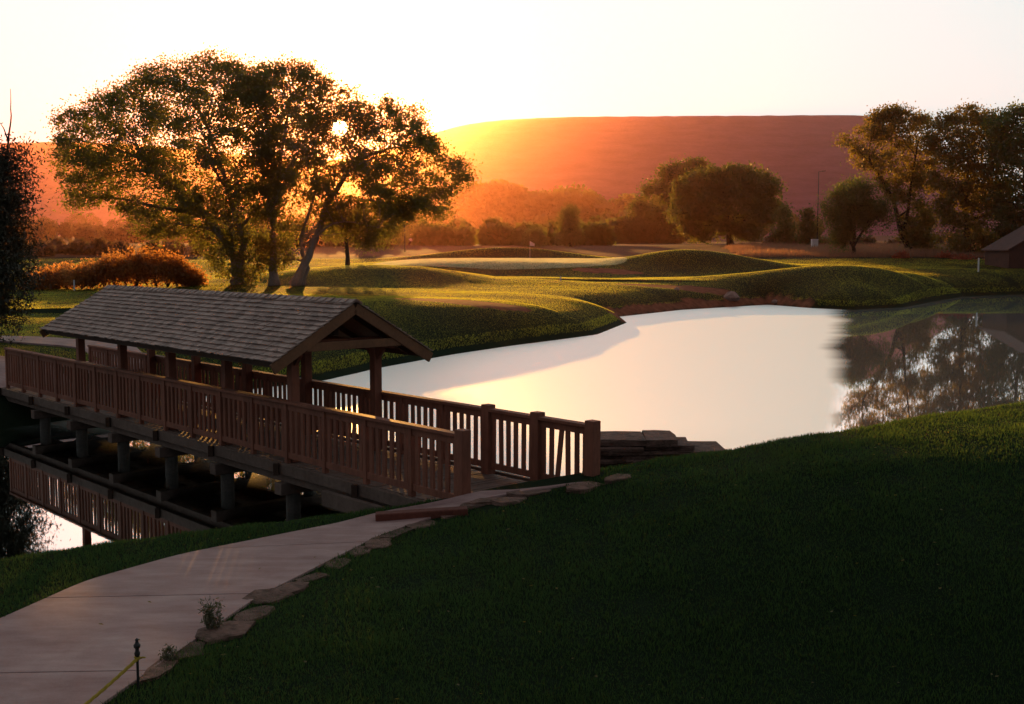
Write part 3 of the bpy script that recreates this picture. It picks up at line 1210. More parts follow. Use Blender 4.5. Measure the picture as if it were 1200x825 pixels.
def leaf_quads(centers, size, rn, droop=0.0, aspect=0.55, flat=0.0):
    n = len(centers)
    a = rn.normal(size=(n, 3))
    if droop > 0:
        a[:, 2] -= droop * 2
    a /= np.linalg.norm(a, axis=1)[:, None]
    b = rn.normal(size=(n, 3))
    b -= a * np.sum(a * b, 1)[:, None]
    b /= np.linalg.norm(b, axis=1)[:, None]
    sz = size * rn.uniform(0.6, 1.3, n)[:, None]
    p0 = centers - a * sz * 0.5
    p2 = centers + a * sz * 0.5
    c = np.cross(a, b)
    mid = centers + c * sz * 0.08
    p1 = mid + b * sz * aspect * 0.5
    p3 = mid - b * sz * aspect * 0.5
    return np.stack([p0, p1, p2, p3], 1).reshape(-1, 3)


def curve_pts(a, b, n, sag, wig, rn):
    a, b = np.array(a, float), np.array(b, float)
    out = []
    ph = rn.uniform(0, 6.28, 3)
    for i in range(n + 1):
        t = i / n
        p = a * (1 - t) + b * t
        p = p + np.array([0, 0, sag]) * math.sin(PI * t)
        p = p + wig * np.sin(ph + t * 5) * min(1, t * 3) * (1 - 0.4 * t)
        out.append(p)
    return out


def tree(name, label, cat, base, trunks, lobes, nclump, nleaf, leaf, clump_r, leafm, barkm, seed, group=None, droop=0.0, twigs=True, shell=0.55, aspect=0.55, sungap=False, spikes=0):
    """trunks: list of polylines (absolute points, start radius); lobes: (centre, (rx,ry,rz), limb-source trunk index, weight)"""
    rn = np.random.default_rng(seed)
    root = thing(name, base, label, cat, group)
    B = np.array(base, float)
    tops = []
    meshes = []
    for pts, r0, r1 in trunks:
        mb = MB()
        P = []
        for i in range(len(pts) - 1):
            seg = curve_pts(pts[i], pts[i + 1], 4, 0, r0 * 0.25, rn)
            P += seg if i == 0 else seg[1:]
        R = np.linspace(r0, r1, len(P))
        R[0] *= 1.45
        R[1] *= 1.12
        mb.tube(P, R, 10)
        meshes.append(mb)
        tops.append((P, R))
    cl = []
    W = np.array([l[3] for l in lobes], float)
    W /= W.sum()
    for (c, rad, ti, w), ww in zip(lobes, W):
        c = np.array(c, float)
        rad = np.array(rad, float)
        P, R = tops[ti]
        j = rn.integers(int(len(P) * 0.55), len(P))
        limb = curve_pts(P[j], c, 7, rad[2] * 0.15, np.linalg.norm(c - P[j]) * 0.04, rn)
        lr = np.linspace(R[j] * 0.75, R[j] * 0.22 + 0.01, len(limb))
        meshes[ti].tube(limb, lr, 7)
        k = max(3, int(nclump * ww))
        d = rn.normal(size=(k, 3))
        d /= np.linalg.norm(d, axis=1)[:, None]
        rr = rn.uniform(0, 1, k) ** shell
        cc = c + d * rr[:, None] * rad
        cl.append(cc)
        if twigs:
            for q in cc[::2]:
                m = rn.integers(3, len(limb))
                tw = curve_pts(limb[m], q, 4, 0.1, np.linalg.norm(q - limb[m]) * 0.06, rn)
                meshes[ti].tube(tw, np.linspace(lr[m] * 0.5, lr[m] * 0.12 + 0.006, len(tw)), 5, cap=False)
        for _ in range(spikes):
            dd = rn.normal(size=3)
            dd[2] = abs(dd[2]) + 0.5
            dd /= np.linalg.norm(dd)
            tip = c + dd * rad * rn.uniform(1.1, 1.4)
            tw = curve_pts(c, tip, 5, 0, 0.15, rn)
            meshes[ti].tube(tw, np.linspace(lr[-1], 0.012, len(tw)), 5, cap=False)
    cl = np.concatenate(cl)
    cnt = rn.poisson(nleaf * rn.uniform(0.4, 1.6, len(cl)))
    C = np.repeat(cl, cnt, axis=0)
    cr = np.repeat(clump_r * rn.uniform(0.6, 1.3, len(cl)), cnt)
    off = rn.normal(size=C.shape) * cr[:, None] * np.array([0.55, 0.55, 0.42])
    if droop > 0:
        off[:, 2] = off[:, 2] * 1.6 - np.abs(off[:, 2]) * droop
    C = C + off
    if sungap:
        # the small opening in the crown where the low sun shines through
        o = np.array([0, 0, CAMZ])
        dv = np.array(SUN_DIR)
        rel = C - o
        perp = rel - np.outer(rel @ dv, dv)
        dist = np.linalg.norm(perp, axis=1)
        keep = dist > 0.32 + 0.12 * rn.normal(size=len(C))
        C = C[keep]
    q = leaf_quads(C - B, leaf, rn, droop, aspect)
    link_mesh('crown', np_mesh('crown', q, 4), leafm, root)
    for mb in meshes:
        mb.build('trunk', barkm, root, smooth=True, loc=None)
        mb_o = root.children[-1]
        mb_o.data.transform(Matrix.Translation(-Vector(base)))
    return root


def crown_tree(name, label, cat, base, trunks, outline, D, depth, nclump, nleaf, leaf, clump_r, leafm, barkm, seed, group=None, gaps=(), sungap=False, nlimb=16, gapwl=2.2, gapthr=-0.5):
    """crown filled from its outline (photo pixels at distance D) with a real, rounded depth; leaf sprays hang on twigs and limbs"""
    rn = np.random.default_rng(seed)
    root = thing(name, base, label, cat, group)
    B = np.array(base, float)
    O = np.array(outline, float)
    lo, hi = O.min(0), O.max(0)
    px = rn.uniform(lo[0], hi[0], nclump * 6)
    py = rn.uniform(lo[1], hi[1], nclump * 6)
    ok = in_poly(px, py, outline)
    px, py = px[ok], py[ok]
    bd = np.full(px.shape, 1e9)
    for i in range(len(O)):
        a, b_ = O[i], O[(i + 1) % len(O)]
        d = b_ - a
        t = np.clip(((px - a[0]) * d[0] + (py - a[1]) * d[1]) / (d @ d), 0, 1)
        bd = np.minimum(bd, np.hypot(px - a[0] - t * d[0], py - a[1] - t * d[1]))
    half = depth * np.sqrt(np.clip(bd / bd.max(), 0.02, 1))
    dd = half * rn.uniform(-1, 1, len(px))
    P = np.array([at_depth(a, b_, D + c) for a, b_, c in zip(px, py, dd)])
    g = (wob(P[:, 0] + 0.7 * P[:, 1], P[:, 2] - 0.4 * P[:, 1], gapwl, 2, 8) + 0.7 * wob(P[:, 1] - 0.5 * P[:, 0], P[:, 2] + 0.5 * P[:, 0], gapwl * 1.4, 14, 8))
    ok = g > gapthr
    for (gx_, gy_, rx_, ry_, pr) in gaps:
        ok &= ~((((px - gx_) / rx_) ** 2 + ((py - gy_) / ry_) ** 2 < 1) & (rn.uniform(0, 1, len(px)) < pr))
    P = P[ok][:nclump]
    mbs, tops = [], []
    for pts, r0, r1 in trunks:
        mb = MB()
        Q = []
        for i in range(len(pts) - 1):
            seg = curve_pts(pts[i], pts[i + 1], 4, 0, r0 * 0.3, rn)
            Q += seg if i == 0 else seg[1:]
        Rr = np.linspace(r0, r1, len(Q))
        Rr[0] *= 1.5
        Rr[1] *= 1.15
        mb.tube(Q, Rr, 10)
        mbs.append(mb)
        tops += [(q, r, len(mbs) - 1) for q, r in list(zip(Q, Rr))[int(len(Q) * 0.45):]]
    # main limbs to well spread targets
    far = [P[rn.integers(len(P))]]
    while len(far) < nlimb:
        dm = np.min([np.linalg.norm(P - f, axis=1) for f in far], axis=0)
        far.append(P[np.argmax(dm)])
    TP = np.array([t[0] for t in tops])
    nodes, nr, nt_ = [], [], []
    for f in far:
        cost = np.linalg.norm(TP - f, axis=1) + 1.6 * np.clip(TP[:, 2] - f[2] + 1.0, 0, None)
        j = int(np.argmin(cost))
        L_ = np.linalg.norm(f - TP[j])
        limb = curve_pts(TP[j], f, 8, 0.10 * L_, 0.05 * L_, rn)
        r = np.linspace(min(tops[j][1] * 0.7, 0.035 * L_ + 0.03), 0.02, len(limb))
        mbs[tops[j][2]].tube(limb, r, 7)
        for q, rr in list(zip(limb, r))[2:]:
            nodes.append(q)
            nr.append(rr)
            nt_.append(tops[j][2])
    nodes = np.array(nodes)
    for q in P[::2]:
        j = int(np.argmin(np.linalg.norm(nodes - q, axis=1) + 0.8 * np.clip(nodes[:, 2] - q[2], 0, None)))
        L_ = np.linalg.norm(q - nodes[j])
        tw = curve_pts(nodes[j], q, 4, 0.06 * L_, 0.07 * L_, rn)
        mbs[nt_[j]].tube(tw, np.linspace(min(nr[j] * 0.6, 0.03), 0.008, len(tw)), 5, cap=False)
    cnt = rn.poisson(nleaf * rn.uniform(0.3, 1.7, len(P)))
    C = np.repeat(P, cnt, axis=0)
    cr = np.repeat(clump_r * rn.uniform(0.5, 1.3, len(P)), cnt)
    C = C + rn.normal(size=C.shape) * cr[:, None] * np.array([0.6, 0.6, 0.42])
    if sungap:
        # the small opening in the crown where the low sun shines through
        rel = C - np.array([0, 0, CAMZ])
        dv = np.array(SUN_DIR)
        dist = np.linalg.norm(rel - np.outer(rel @ dv, dv), axis=1)
        C = C[dist > 0.62 + 0.22 * rn.normal(size=len(C))]
    link_mesh('crown', np_mesh('crown', leaf_quads(C - B, leaf, rn, 0.0, 0.6), 4), leafm, root)
    for mb in mbs:
        o = mb.build('trunk', barkm, root, smooth=True)
        o.data.transform(Matrix.Translation(-Vector(base)))
    return root


def lobe(px, py, d, rpx, rpy, ti, w=None, dd=0.0, depth=None):
    """crown lobe given by its centre pixel, distance and pixel radii"""
    p = at_depth(px, py, d + dd)
    rx = rpx / F * d
    rz = rpy / F * d
    ry = depth if depth is not None else (rx + rz) / 2
    return ((p.x, p.y, p.z), (rx, ry, rz), ti, w if w else rx * rz * ry)


def gp(px, d):
    """ground point under a pixel column at distance d"""
    x = (px - 600) / F * d
    return (x, d, hz(x, d))


D1 = 88.0
# left cottonwood of the pair
b = gp(280, D1 + 1)
t0 = at_depth(279, 330, D1 + 1)
fork = at_depth(272, 290, D1 + 1)
OUT_L = [(73, 135), (64, 165), (67, 196), (78, 222), (84, 244), (109, 238), (138, 232), (146, 258), (164, 280), (196, 280), (222, 278), (242, 296), (258, 318), (274, 334), (298, 330), (314, 305),
         (322, 250), (335, 200), (330, 150), (318, 105), (302, 82), (276, 73), (247, 64), (204, 76), (185, 74), (160, 86), (127, 110), (100, 120)]
crown_tree('cottonwood_tree', 'big dark cottonwood left of the pair behind the bridge roof, trunk hidden in low leaves', 'tree', b,
           [([b, t0, fork, at_depth(215, 225, D1), at_depth(170, 190, D1)], 0.5, 0.14), ([t0, at_depth(287, 285, D1 + 1), at_depth(262, 205, D1), at_depth(245, 150, D1)], 0.32, 0.1)],
           OUT_L, D1 + 1, 7.5, 1300, 74, 0.21, 0.80, M['leaf_cottonwood'], M['bark'], 11, 'pair of cottonwoods behind the bridge', sungap=True, nlimb=22)
# right cottonwood, several leaning stems
b2 = gp(335, D1)
s1 = gp(322, D1)
s2 = gp(345, D1 - 0.5)
OUT_R = [(283, 87), (326, 74), (361, 79), (380, 93), (415, 108), (442, 126), (455, 113), (464, 130), (489, 129), (494, 142), (510, 158), (512, 178), (532, 186), (549, 194), (549, 214), (530, 230),
         (528, 256), (508, 256), (480, 256), (462, 280), (440, 288), (423, 290), (400, 270), (370, 250), (350, 268), (340, 304), (318, 318), (306, 290), (300, 230), (300, 170), (285, 120)]
crown_tree('cottonwood_tree', 'cottonwood with pale leaning stems right of the pair, low sun in its crown', 'tree', b2,
           [([s1, at_depth(320, 300, D1), at_depth(322, 240, D1), at_depth(335, 150, D1)], 0.36, 0.1),
            ([s2, at_depth(362, 300, D1 - 0.5), at_depth(385, 235, D1), at_depth(415, 190, D1), at_depth(450, 175, D1)], 0.34, 0.1),
            ([gp(353, D1), at_depth(360, 315, D1), at_depth(352, 280, D1), at_depth(372, 215, D1)], 0.26, 0.08)],
           OUT_R, D1, 7.0, 1220, 70, 0.21, 0.75, M['leaf_cottonwood'], M['bark'], 12, 'pair of cottonwoods behind the bridge', gaps=((407, 222, 20, 8, 0.85), (348, 236, 16, 7, 0.6), (345, 255, 22, 25, 0.4)), sungap=True, nlimb=22)
# small tree beyond, under the right crown
D2 = 120
b = gp(408, D2)
tree('small_tree', 'small tree under the right cottonwood branches, near the pale-roofed hut', 'tree', b,
     [([b, at_depth(406, 285, D2), at_depth(403, 262, D2)], 0.25, 0.12)],
     [lobe(392, 268, D2, 22, 16, 0), lobe(425, 270, D2, 24, 16, 0), lobe(408, 255, D2, 28, 14, 0)], 110, 45, 0.3, 0.8, M['leaf_cottonwood'], M['bark_dark'], 13)
# dark tree at the left edge, with bare top shoot
DL = 40
b = gp(-15, DL)
lob = [lobe(-25, 230, DL, 55, 60, 0), lobe(-20, 320, DL, 55, 55, 0), lobe(8, 195, DL, 30, 28, 0), lobe(22, 235, DL, 24, 22, 0), lobe(15, 280, DL, 28, 28, 0),
       lobe(8, 330, DL, 30, 26, 0), lobe(5, 365, DL, 26, 18, 0), lobe(-40, 370, DL, 40, 25, 0)]
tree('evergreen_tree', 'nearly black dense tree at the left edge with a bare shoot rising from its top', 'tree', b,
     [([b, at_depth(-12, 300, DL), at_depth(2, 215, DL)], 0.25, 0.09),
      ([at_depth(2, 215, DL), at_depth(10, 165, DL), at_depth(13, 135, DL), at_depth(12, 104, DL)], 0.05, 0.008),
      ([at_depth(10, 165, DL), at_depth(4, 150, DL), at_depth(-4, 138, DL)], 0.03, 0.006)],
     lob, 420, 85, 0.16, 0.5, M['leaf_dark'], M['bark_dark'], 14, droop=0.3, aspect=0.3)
# right group
DR = 162
b = gp(1000, DR)
lob = [lobe(1002, 240, DR, 36, 30, 0), lobe(985, 250, DR, 24, 26, 0), lobe(1025, 248, DR, 24, 24, 0), lobe(1003, 222, DR, 26, 16, 0), lobe(985, 275, DR, 14, 14, 0, 20)]
tree('willow_tree', 'small round dense tree with drooping leaves on the mound right of the lamp pole', 'tree', b,
     [([b, at_depth(1000, 290, DR), at_depth(1002, 262, DR)], 0.34, 0.2)],
     lob, 300, 80, 0.4, 1.0, M['leaf_willow'], M['bark_dark'], 15, droop=0.35, aspect=0.3)
DC = 172
b = gp(1066, DC)
crown_tree('autumn_tree', 'tall leaning tree with thin orange-gold foliage behind the small round tree', 'tree', b,
           [([b, at_depth(1058, 280, DC), at_depth(1045, 230, DC), at_depth(1020, 190, DC)], 0.5, 0.15), ([at_depth(1058, 280, DC), at_depth(1066, 230, DC), at_depth(1075, 170, DC)], 0.3, 0.1)],
           [(976, 168), (998, 152), (1020, 137), (1045, 124), (1070, 130), (1090, 140), (1098, 170), (1097, 210), (1090, 240), (1095, 285), (1075, 302), (1062, 285), (1056, 245), (1038, 228), (1020, 205), (1000, 190)],
           DC, 5.5, 540, 50, 0.38, 1.1, M['leaf_autumn'], M['bark_dark'], 16, gapwl=4.0, gapthr=-0.15, nlimb=14)
b = gp(1135, DC - 6)
crown_tree('autumn_tree', 'broad tall gold-flecked tree standing left of the dark shed roof', 'tree', b,
           [([b, at_depth(1130, 260, DC - 6), at_depth(1135, 190, DC - 6)], 0.5, 0.15)],
           [(1085, 150), (1108, 133), (1140, 124), (1165, 130), (1182, 160), (1186, 230), (1178, 280), (1150, 302), (1125, 307), (1105, 292), (1096, 250), (1090, 200)],
           DC - 6, 6.5, 640, 58, 0.38, 1.15, M['leaf_autumn'], M['bark_dark'], 17, gapwl=4.0, gapthr=-0.2)
b = gp(1205, DC - 12)
crown_tree('autumn_tree', 'dark green-gold tree at the right edge directly above the dark shed', 'tree', b,
           [([b, at_depth(1203, 250, DC - 12), at_depth(1200, 180, DC - 12)], 0.5, 0.15)],
           [(1158, 137), (1185, 128), (1205, 121), (1250, 130), (1280, 200), (1260, 270), (1200, 282), (1170, 275), (1160, 200)],
           DC - 12, 6.5, 640, 60, 0.38, 1.15, M['leaf_willow'], M['bark_dark'], 18, gapwl=4.0, gapthr=-0.25)
# two round trees in the middle distance
DM = 230
b = gp(788, DM + 100)
crown_tree('round_tree', 'hazy round-crowned tree left and behind its larger twin beyond the green', 'tree', b,
           [([b, at_depth(788, 260, DM + 100), at_depth(792, 225, DM + 100)], 0.5, 0.25)],
           [(737, 246), (753, 222), (768, 208), (780, 198), (800, 190), (816, 188), (832, 197), (835, 240), (825, 278), (790, 284), (745, 282), (736, 268)],
           DM + 100, 10, 560, 60, 0.75, 2.0, M['leaf_far'], M['bark_dark'], 19, 'round trees beyond the green', gapwl=8, gapthr=-0.5)
b = gp(855, DM)
crown_tree('round_tree', 'larger round-crowned tree with lit rim standing in front of its hazy twin', 'tree', b,
           [([b, at_depth(853, 265, DM), at_depth(850, 230, DM)], 0.6, 0.25)],
           [(791, 216), (800, 209), (814, 203), (847, 196), (881, 193), (899, 203), (913, 212), (914, 223), (899, 231), (915, 240), (922, 252), (904, 259), (892, 279), (860, 284), (825, 283), (802, 268), (779, 252), (795, 234)],
           DM, 8, 700, 62, 0.55, 1.4, M['leaf_far'], M['bark_dark'], 20, 'round trees beyond the green', gapwl=6, gapthr=-0.5)
for lab, px, top, d, w, sd in (('narrow cone-shaped tree in haze behind the golf flag', 668, 240, 210, 16, 21), ('small bushy tree right of the larger round tree', 918, 236, 205, 14, 22),
                               ('short tree beneath the lamp pole', 947, 242, 200, 11, 23), ('low round bush at the foot of the hazy wood near the golf flag', 628, 268, 200, 10, 24)):
    b = gp(px, d)
    zb = YH + (CAMZ - b[2]) * F / d
    h = zb - top
    lob = [lobe(px, top + h * 0.3, d, w * 0.6, h * 0.28, 0), lobe(px, top + h * 0.65, d, w, h * 0.3, 0)]
    tree('young_tree', lab, 'tree', b, [([b, at_depth(px, top + h * 0.5, d)], 0.2, 0.1)], lob, 90, 45, 0.5, 0.9, M['leaf_far'], M['bark_dark'], sd, shell=0.45)


# hazy woods read as one mass
def wood(name, label, spans, n, leaf, seed, leafm, m=420):
    rn = np.random.default_rng(seed)
    cs = []
    for (px0, px1, top, d, dj) in spans:
        for k in range(n):
            px = rn.uniform(px0, px1)
            dd = d + rn.uniform(-dj, dj)
            x = (px - 600) / F * dd
            z0 = float(np.interp(dd, FAR_Y, FAR_Z))
            topz = CAMZ + (YH - top - rn.normal() * 4) / F * dd
            hh = topz - z0
            r = hh * rn.uniform(0.3, 0.5)
            u = rn.normal(size=(m, 3))
            u /= np.linalg.norm(u, axis=1)[:, None]
            rr = rn.uniform(0.6, 1.05, m) ** 0.5
            c = np.array([x, dd, z0 + hh * 0.55]) + u * rr[:, None] * np.array([r, r, hh * 0.47])
            cs.append(c + rn.normal(size=c.shape) * 0.4)
    C = np.concatenate(cs)
    o = link_mesh(name, np_mesh(name, leaf_quads(C, leaf, rn, 0, 0.8), 4), leafm)
    return stuff(o, label, 'wood')


wood('far_wood', 'hazy orange-red far wood beyond the green in the middle of the view',
     [(545, 610, 219, 900, 40), (560, 700, 226, 880, 40), (610, 700, 230, 900, 40), (690, 790, 232, 880, 40), (420, 560, 238, 900, 40), (760, 960, 256, 900, 30),
      (440, 780, 258, 620, 20), (380, 800, 266, 340, 12), (390, 715, 273, 235, 8)], 22, 3.4, 31, M['leaf_far'])
wood('far_wood', 'dark red hazy wood behind the left cottonwood and the lit hedge',
     [(-80, 460, 253, 760, 40), (-80, 300, 262, 520, 20), (250, 460, 268, 280, 14), (-80, 240, 291, 165, 6), (230, 470, 274, 205, 8), (-80, 260, 270, 400, 12)], 42, 0.75, 32, M['leaf_scrub'], 900)


wood('far_brush', 'reddish brush band behind the mounds and tree trunks on the right',
     [(900, 1230, 283, 212, 8)], 45, 0.6, 33, M['leaf_scrub'], 350)


# sunlit hedge bushes on the left
def bush(label, blobs, seed, leafm, leaf=0.22, n=60, cnt=34, name='shrub'):
    rn = np.random.default_rng(seed)
    px0, py0, d0 = blobs[0][:3]
    b = gp(px0, d0)
    root = thing(name, b, label, 'shrub')
    cs = []
    mb = MB()
    for (px, py, d, rx, rz) in blobs:
        p = at_depth(px, py, d)
        rad = np.array([rx, rx, rz])
        c0 = np.array(p)
        u = rn.normal(size=(n, 3))
        u /= np.linalg.norm(u, axis=1)[:, None]
        cc = c0 + u * (rn.uniform(0, 1, n) ** 0.45)[:, None] * rad
        C = np.repeat(cc, cnt, axis=0)
        C = C + rn.normal(size=C.shape) * 0.28
        C = C[C[:, 2] > hz(p.x, p.y) + 0.02]
        cs.append(C)
        g = Vector((p.x, p.y, hz(p.x, p.y)))
        for q in cc[:10]:
            mb.tube(curve_pts(g, q, 4, 0.1, 0.06, rn), np.linspace(0.04, 0.01, 5), 5, cap=False)
    q = leaf_quads(np.concatenate(cs) - np.array(b), leaf, rn)
    link_mesh('foliage', np_mesh('foliage', q, 4), leafm, root)
    o = mb.build('stems', M['bark_dark'], root)
    o.data.transform(Matrix.Translation(-Vector(b)))
    return root


DB = 88
hed = []
for px, py, rz in ((96, 325, 0.6), (108, 320, 0.8), (122, 318, 0.95), (134, 314, 1.2), (147, 316, 1.0), (160, 312, 1.35), (172, 315, 1.0), (183, 312, 1.25), (196, 318, 0.95), (207, 316, 1.1), (219, 324, 0.7), (228, 329, 0.45)):
    hed.append((px, py + random.uniform(-1.5, 1.5), DB + random.uniform(-1.2, 1.2), random.uniform(0.7, 1.15), rz))
bush('long sunlit orange hedge running right from the white marker post', hed, 41, M['leaf_shrub'])
bush('low sloping orange bush left of the white marker post', [(40, 333, DB, 0.7, 0.5), (52, 330, DB, 0.8, 0.6), (66, 326, DB, 0.9, 0.8), (78, 324, DB, 0.9, 0.85)], 42, M['leaf_shrub'])
bush('low sunlit red bush left of the dark shed', [(1128, 310, 150, 1.6, 1.1), (1150, 314, 148, 1.8, 1.0), (1108, 306, 155, 1.2, 0.8)], 43, M['leaf_red'], 0.3)
bush('tiny red bush at the foot of the tall leaning tree', [(1056, 303, 152, 0.8, 0.5)], 44, M['leaf_red'], 0.3)


# ------------------------------------------------------------------ grass
def blades(x, y, z, h, w, rn, lean=0.35):
    n = len(x)
    a = rn.uniform(0, 2 * PI, n)
    dx, dy = np.cos(a) * w / 2, np.sin(a) * w / 2
    l1 = rn.normal(size=n) * lean * h
    l2 = rn.normal(size=n) * lean * h
    p0 = np.stack([x - dx, y - dy, z], 1)
    p1 = np.stack([x + dx, y + dy, z], 1)
    p2 = np.stack([x + l1, y + l2, z + h], 1)
    return np.stack([p0, p1, p2], 1).reshape(-1, 3)


rn = np.random.default_rng(51)
N = 1150000
t = rn.uniform(0, 1, N)
y = 6.5 + 17.5 * t ** 1.15
x = rn.uniform(-0.62, 0.80, N) * y
pp = [tuple(p) for p in PATH_L] + [tuple(p) for p in PATH_R[::-1]]
sd = lake_sd(x, y)
keep = (sd > 0.35) & ~in_poly(x, y, pp) & ~((x > 1.4) & (x < 3.8) & (y > 19.4) & (y < 20.6))
# keep the bridge deck and its end clear
s_ = -x * sa + y * ca
q_ = x * ca + y * sa
keep &= ~((q_ > QN - 0.25) & (q_ < QF + 0.15) & (s_ > 12.25))
x, y, sd = x[keep], y[keep], sd[keep]
sel = rn.uniform(0, 1, len(x)) < 0.55
x, y, sd = x[sel], y[sel], sd[sel]
z = height(x, y, sd) - 0.004
h = (0.045 + 0.02 * rn.uniform(-1, 1, len(x))) * (1 + 0.5 * wob(x, y, 1.1, 12))
h = np.clip(h, 0.015, 0.12)
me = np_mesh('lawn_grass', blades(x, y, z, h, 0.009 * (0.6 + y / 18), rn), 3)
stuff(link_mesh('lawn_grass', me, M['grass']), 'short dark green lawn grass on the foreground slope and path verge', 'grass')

N = 1700000
y = 36 + 116 * rn.uniform(0, 1, N) ** 1.2
x = rn.uniform(-0.56, 0.62, N) * y
sd = lake_sd(x, y)
so, gr, dr = cover(x, y, sd)
keep = (sd > 0.3) & (so < 0.5) & (gr < 0.5)
x, y, sd = x[keep], y[keep], sd[keep]
z = height(x, y, sd) - 0.01
h = (0.036 + 0.010 * rn.uniform(-1, 1, len(x))) * (0.9 + 0.25 * wob(x, y, 9, 2))
h = np.clip(h, 0.02, 0.3) * np.where(sd < 0.9, 2.6, 1.0)
me = np_mesh('fairway_grass', blades(x, y, z, h, 0.03 * y / 80, rn, 0.5), 3)
stuff(link_mesh('fairway_grass', me, M['grass_far']), 'mown grass of the fairway and mounds beyond the pond', 'grass')

gxx, gyy, _ = GREEN
N = 150000
x = gxx + 14.5 * rn.uniform(-1, 1, N)
y = gyy + 10.5 * rn.uniform(-1, 1, N)
keep = ((x - gxx) / 14.5) ** 2 + ((y - gyy) / 10.5) ** 2 < 1
x, y = x[keep], y[keep]
z = height(x, y) - 0.005
h = 0.06 * (1 + 0.5 * rn.uniform(-1, 1, len(x)))
me = np_mesh('green_turf', blades(x, y, z, h, 0.05, rn, 0.5), 3)
stuff(link_mesh('green_turf', me, M['grass_green']), 'closely mown pale turf of the putting green', 'grass')
N = 90000
y = rn.uniform(156, 215, N)
x = rn.uniform(0.10, 0.5, N) * y
keep = (x / y > 0.19 + 0.01 * wob(x, y, 15, 3))
x, y = x[keep], y[keep]
z = height(x, y) - 0.02
h = np.clip(0.55 + 0.3 * wob(x, y, 12, 5) + 0.2 * rn.normal(size=len(x)), 0.1, 1.4)
me = np_mesh('meadow_grass', blades(x, y, z, h, 0.07, rn, 0.25), 3)
stuff(link_mesh('meadow_grass', me, M['meadow']), 'tall reddish meadow grass behind the mounds on the right', 'grass')


# scattered fallen leaves
N = 420
y = 7 + 16 * rn.uniform(0, 1, N)
x = rn.uniform(-0.4, 0.5, N) * y
sd = lake_sd(x, y)
k = (sd > 0.5) & ~((x > 1.3) & (x < 3.9) & (y > 19.2))
x, y, sd = x[k], y[k], sd[k]
inp = in_poly(x, y, pp)
k = ~inp | (rn.uniform(0, 1, len(x)) < 0.25)
x, y, sd, inp = x[k], y[k], sd[k], inp[k]
c = np.stack([x, y, height(x, y, sd) + np.where(inp, 0.055, 0.035)], 1)
q = leaf_quads(c, 0.055, rn, 0, 0.6).reshape(-1, 4, 3)
q[:, :, 2] = c[:, 2:3] + (q[:, :, 2] - c[:, 2:3]) * 0.35
stuff(link_mesh('fallen_leaves', np_mesh('fallen_leaves', q.reshape(-1, 3), 4), M['leaf_autumn']), 'small dry leaves scattered over the foreground lawn and path', 'fallen leaves')


# weeds beside the path
def weed(label, px, py, n, hgt, seed):
    p = at_z(px, py, 1.0)
    z = hz(p.x, p.y)
    rn = np.random.default_rng(seed)
    root = thing('weed_plant', (p.x, p.y, z), label, 'weed')
    st = MB()
    lv = []
    for k in range(n):
        a = rn.uniform(0, 6.28)
        l = hgt * rn.uniform(0.5, 1.0)
        sp = rn.uniform(0.1, 0.5)
        b0 = np.array([math.cos(a) * 0.05, math.sin(a) * 0.05, 0])
        tip = np.array([math.cos(a) * l * sp, math.sin(a) * l * sp, l])
        c = curve_pts(b0, tip, 5, 0.0, 0.02, rn)
        st.tube(c, np.linspace(0.004, 0.0015, 6), 4, cap=False)
        for q in c[2:]:
            for _ in range(5):
                lv.append(q + rn.normal(size=3) * 0.02)
    st.build('stems', M['weed'], root)
    link_mesh('leaves', np_mesh('leaves', leaf_quads(np.array(lv), 0.045, rn, 0, 0.3), 4), M['weed'], root)


weed('wispy tuft of pale weeds beside the path edging stones', 250, 738, 26, 0.34, 61)
weed('tiny weed sprig by the path near the rope stake', 198, 772, 9, 0.13, 62)
weed('leafy reeds growing by the water behind the far railing', 445, 470, 18, 0.8, 63)

# ------------------------------------------------------------------ small objects
p = at_z(162, 806, 0.99)
g = hz(p.x, p.y)
stake = thing('rope_stake', (p.x, p.y, g), 'black metal stake with knobbed top holding the yellow rope beside the path', 'stake')
mb = MB()
mb.lathe((0, 0, 0), [(0.012, -0.15), (0.012, 0.30)], 10)
mb.build('shaft', M['metal_dark'], stake)
mb = MB()
mb.lathe((0, 0, 0), [(0.013, 0.29), (0.022, 0.30), (0.026, 0.32), (0.017, 0.34), (0.016, 0.36), (0.028, 0.375), (0.03, 0.395), (0.018, 0.41), (0.012, 0.43), (0.018, 0.44), (0.004, 0.455)], 14)
mb.build('finial', M['metal_dark'], stake, smooth=True)
e = at_z(40, 862, 1.02)
A = Vector((p.x, p.y - 0.02, g + 0.27))
Bp = Vector((e.x, e.y, 1.16))
C2 = Bp + (Bp - A) * 0.8 + Vector((0, 0, -0.1))
pts = []
for i in range(61):
    t = i / 60
    q = A.lerp(C2, t)
    q.z -= 0.16 * math.sin(PI * min(1, t * 1.0)) * 0.8
    pts.append(q)
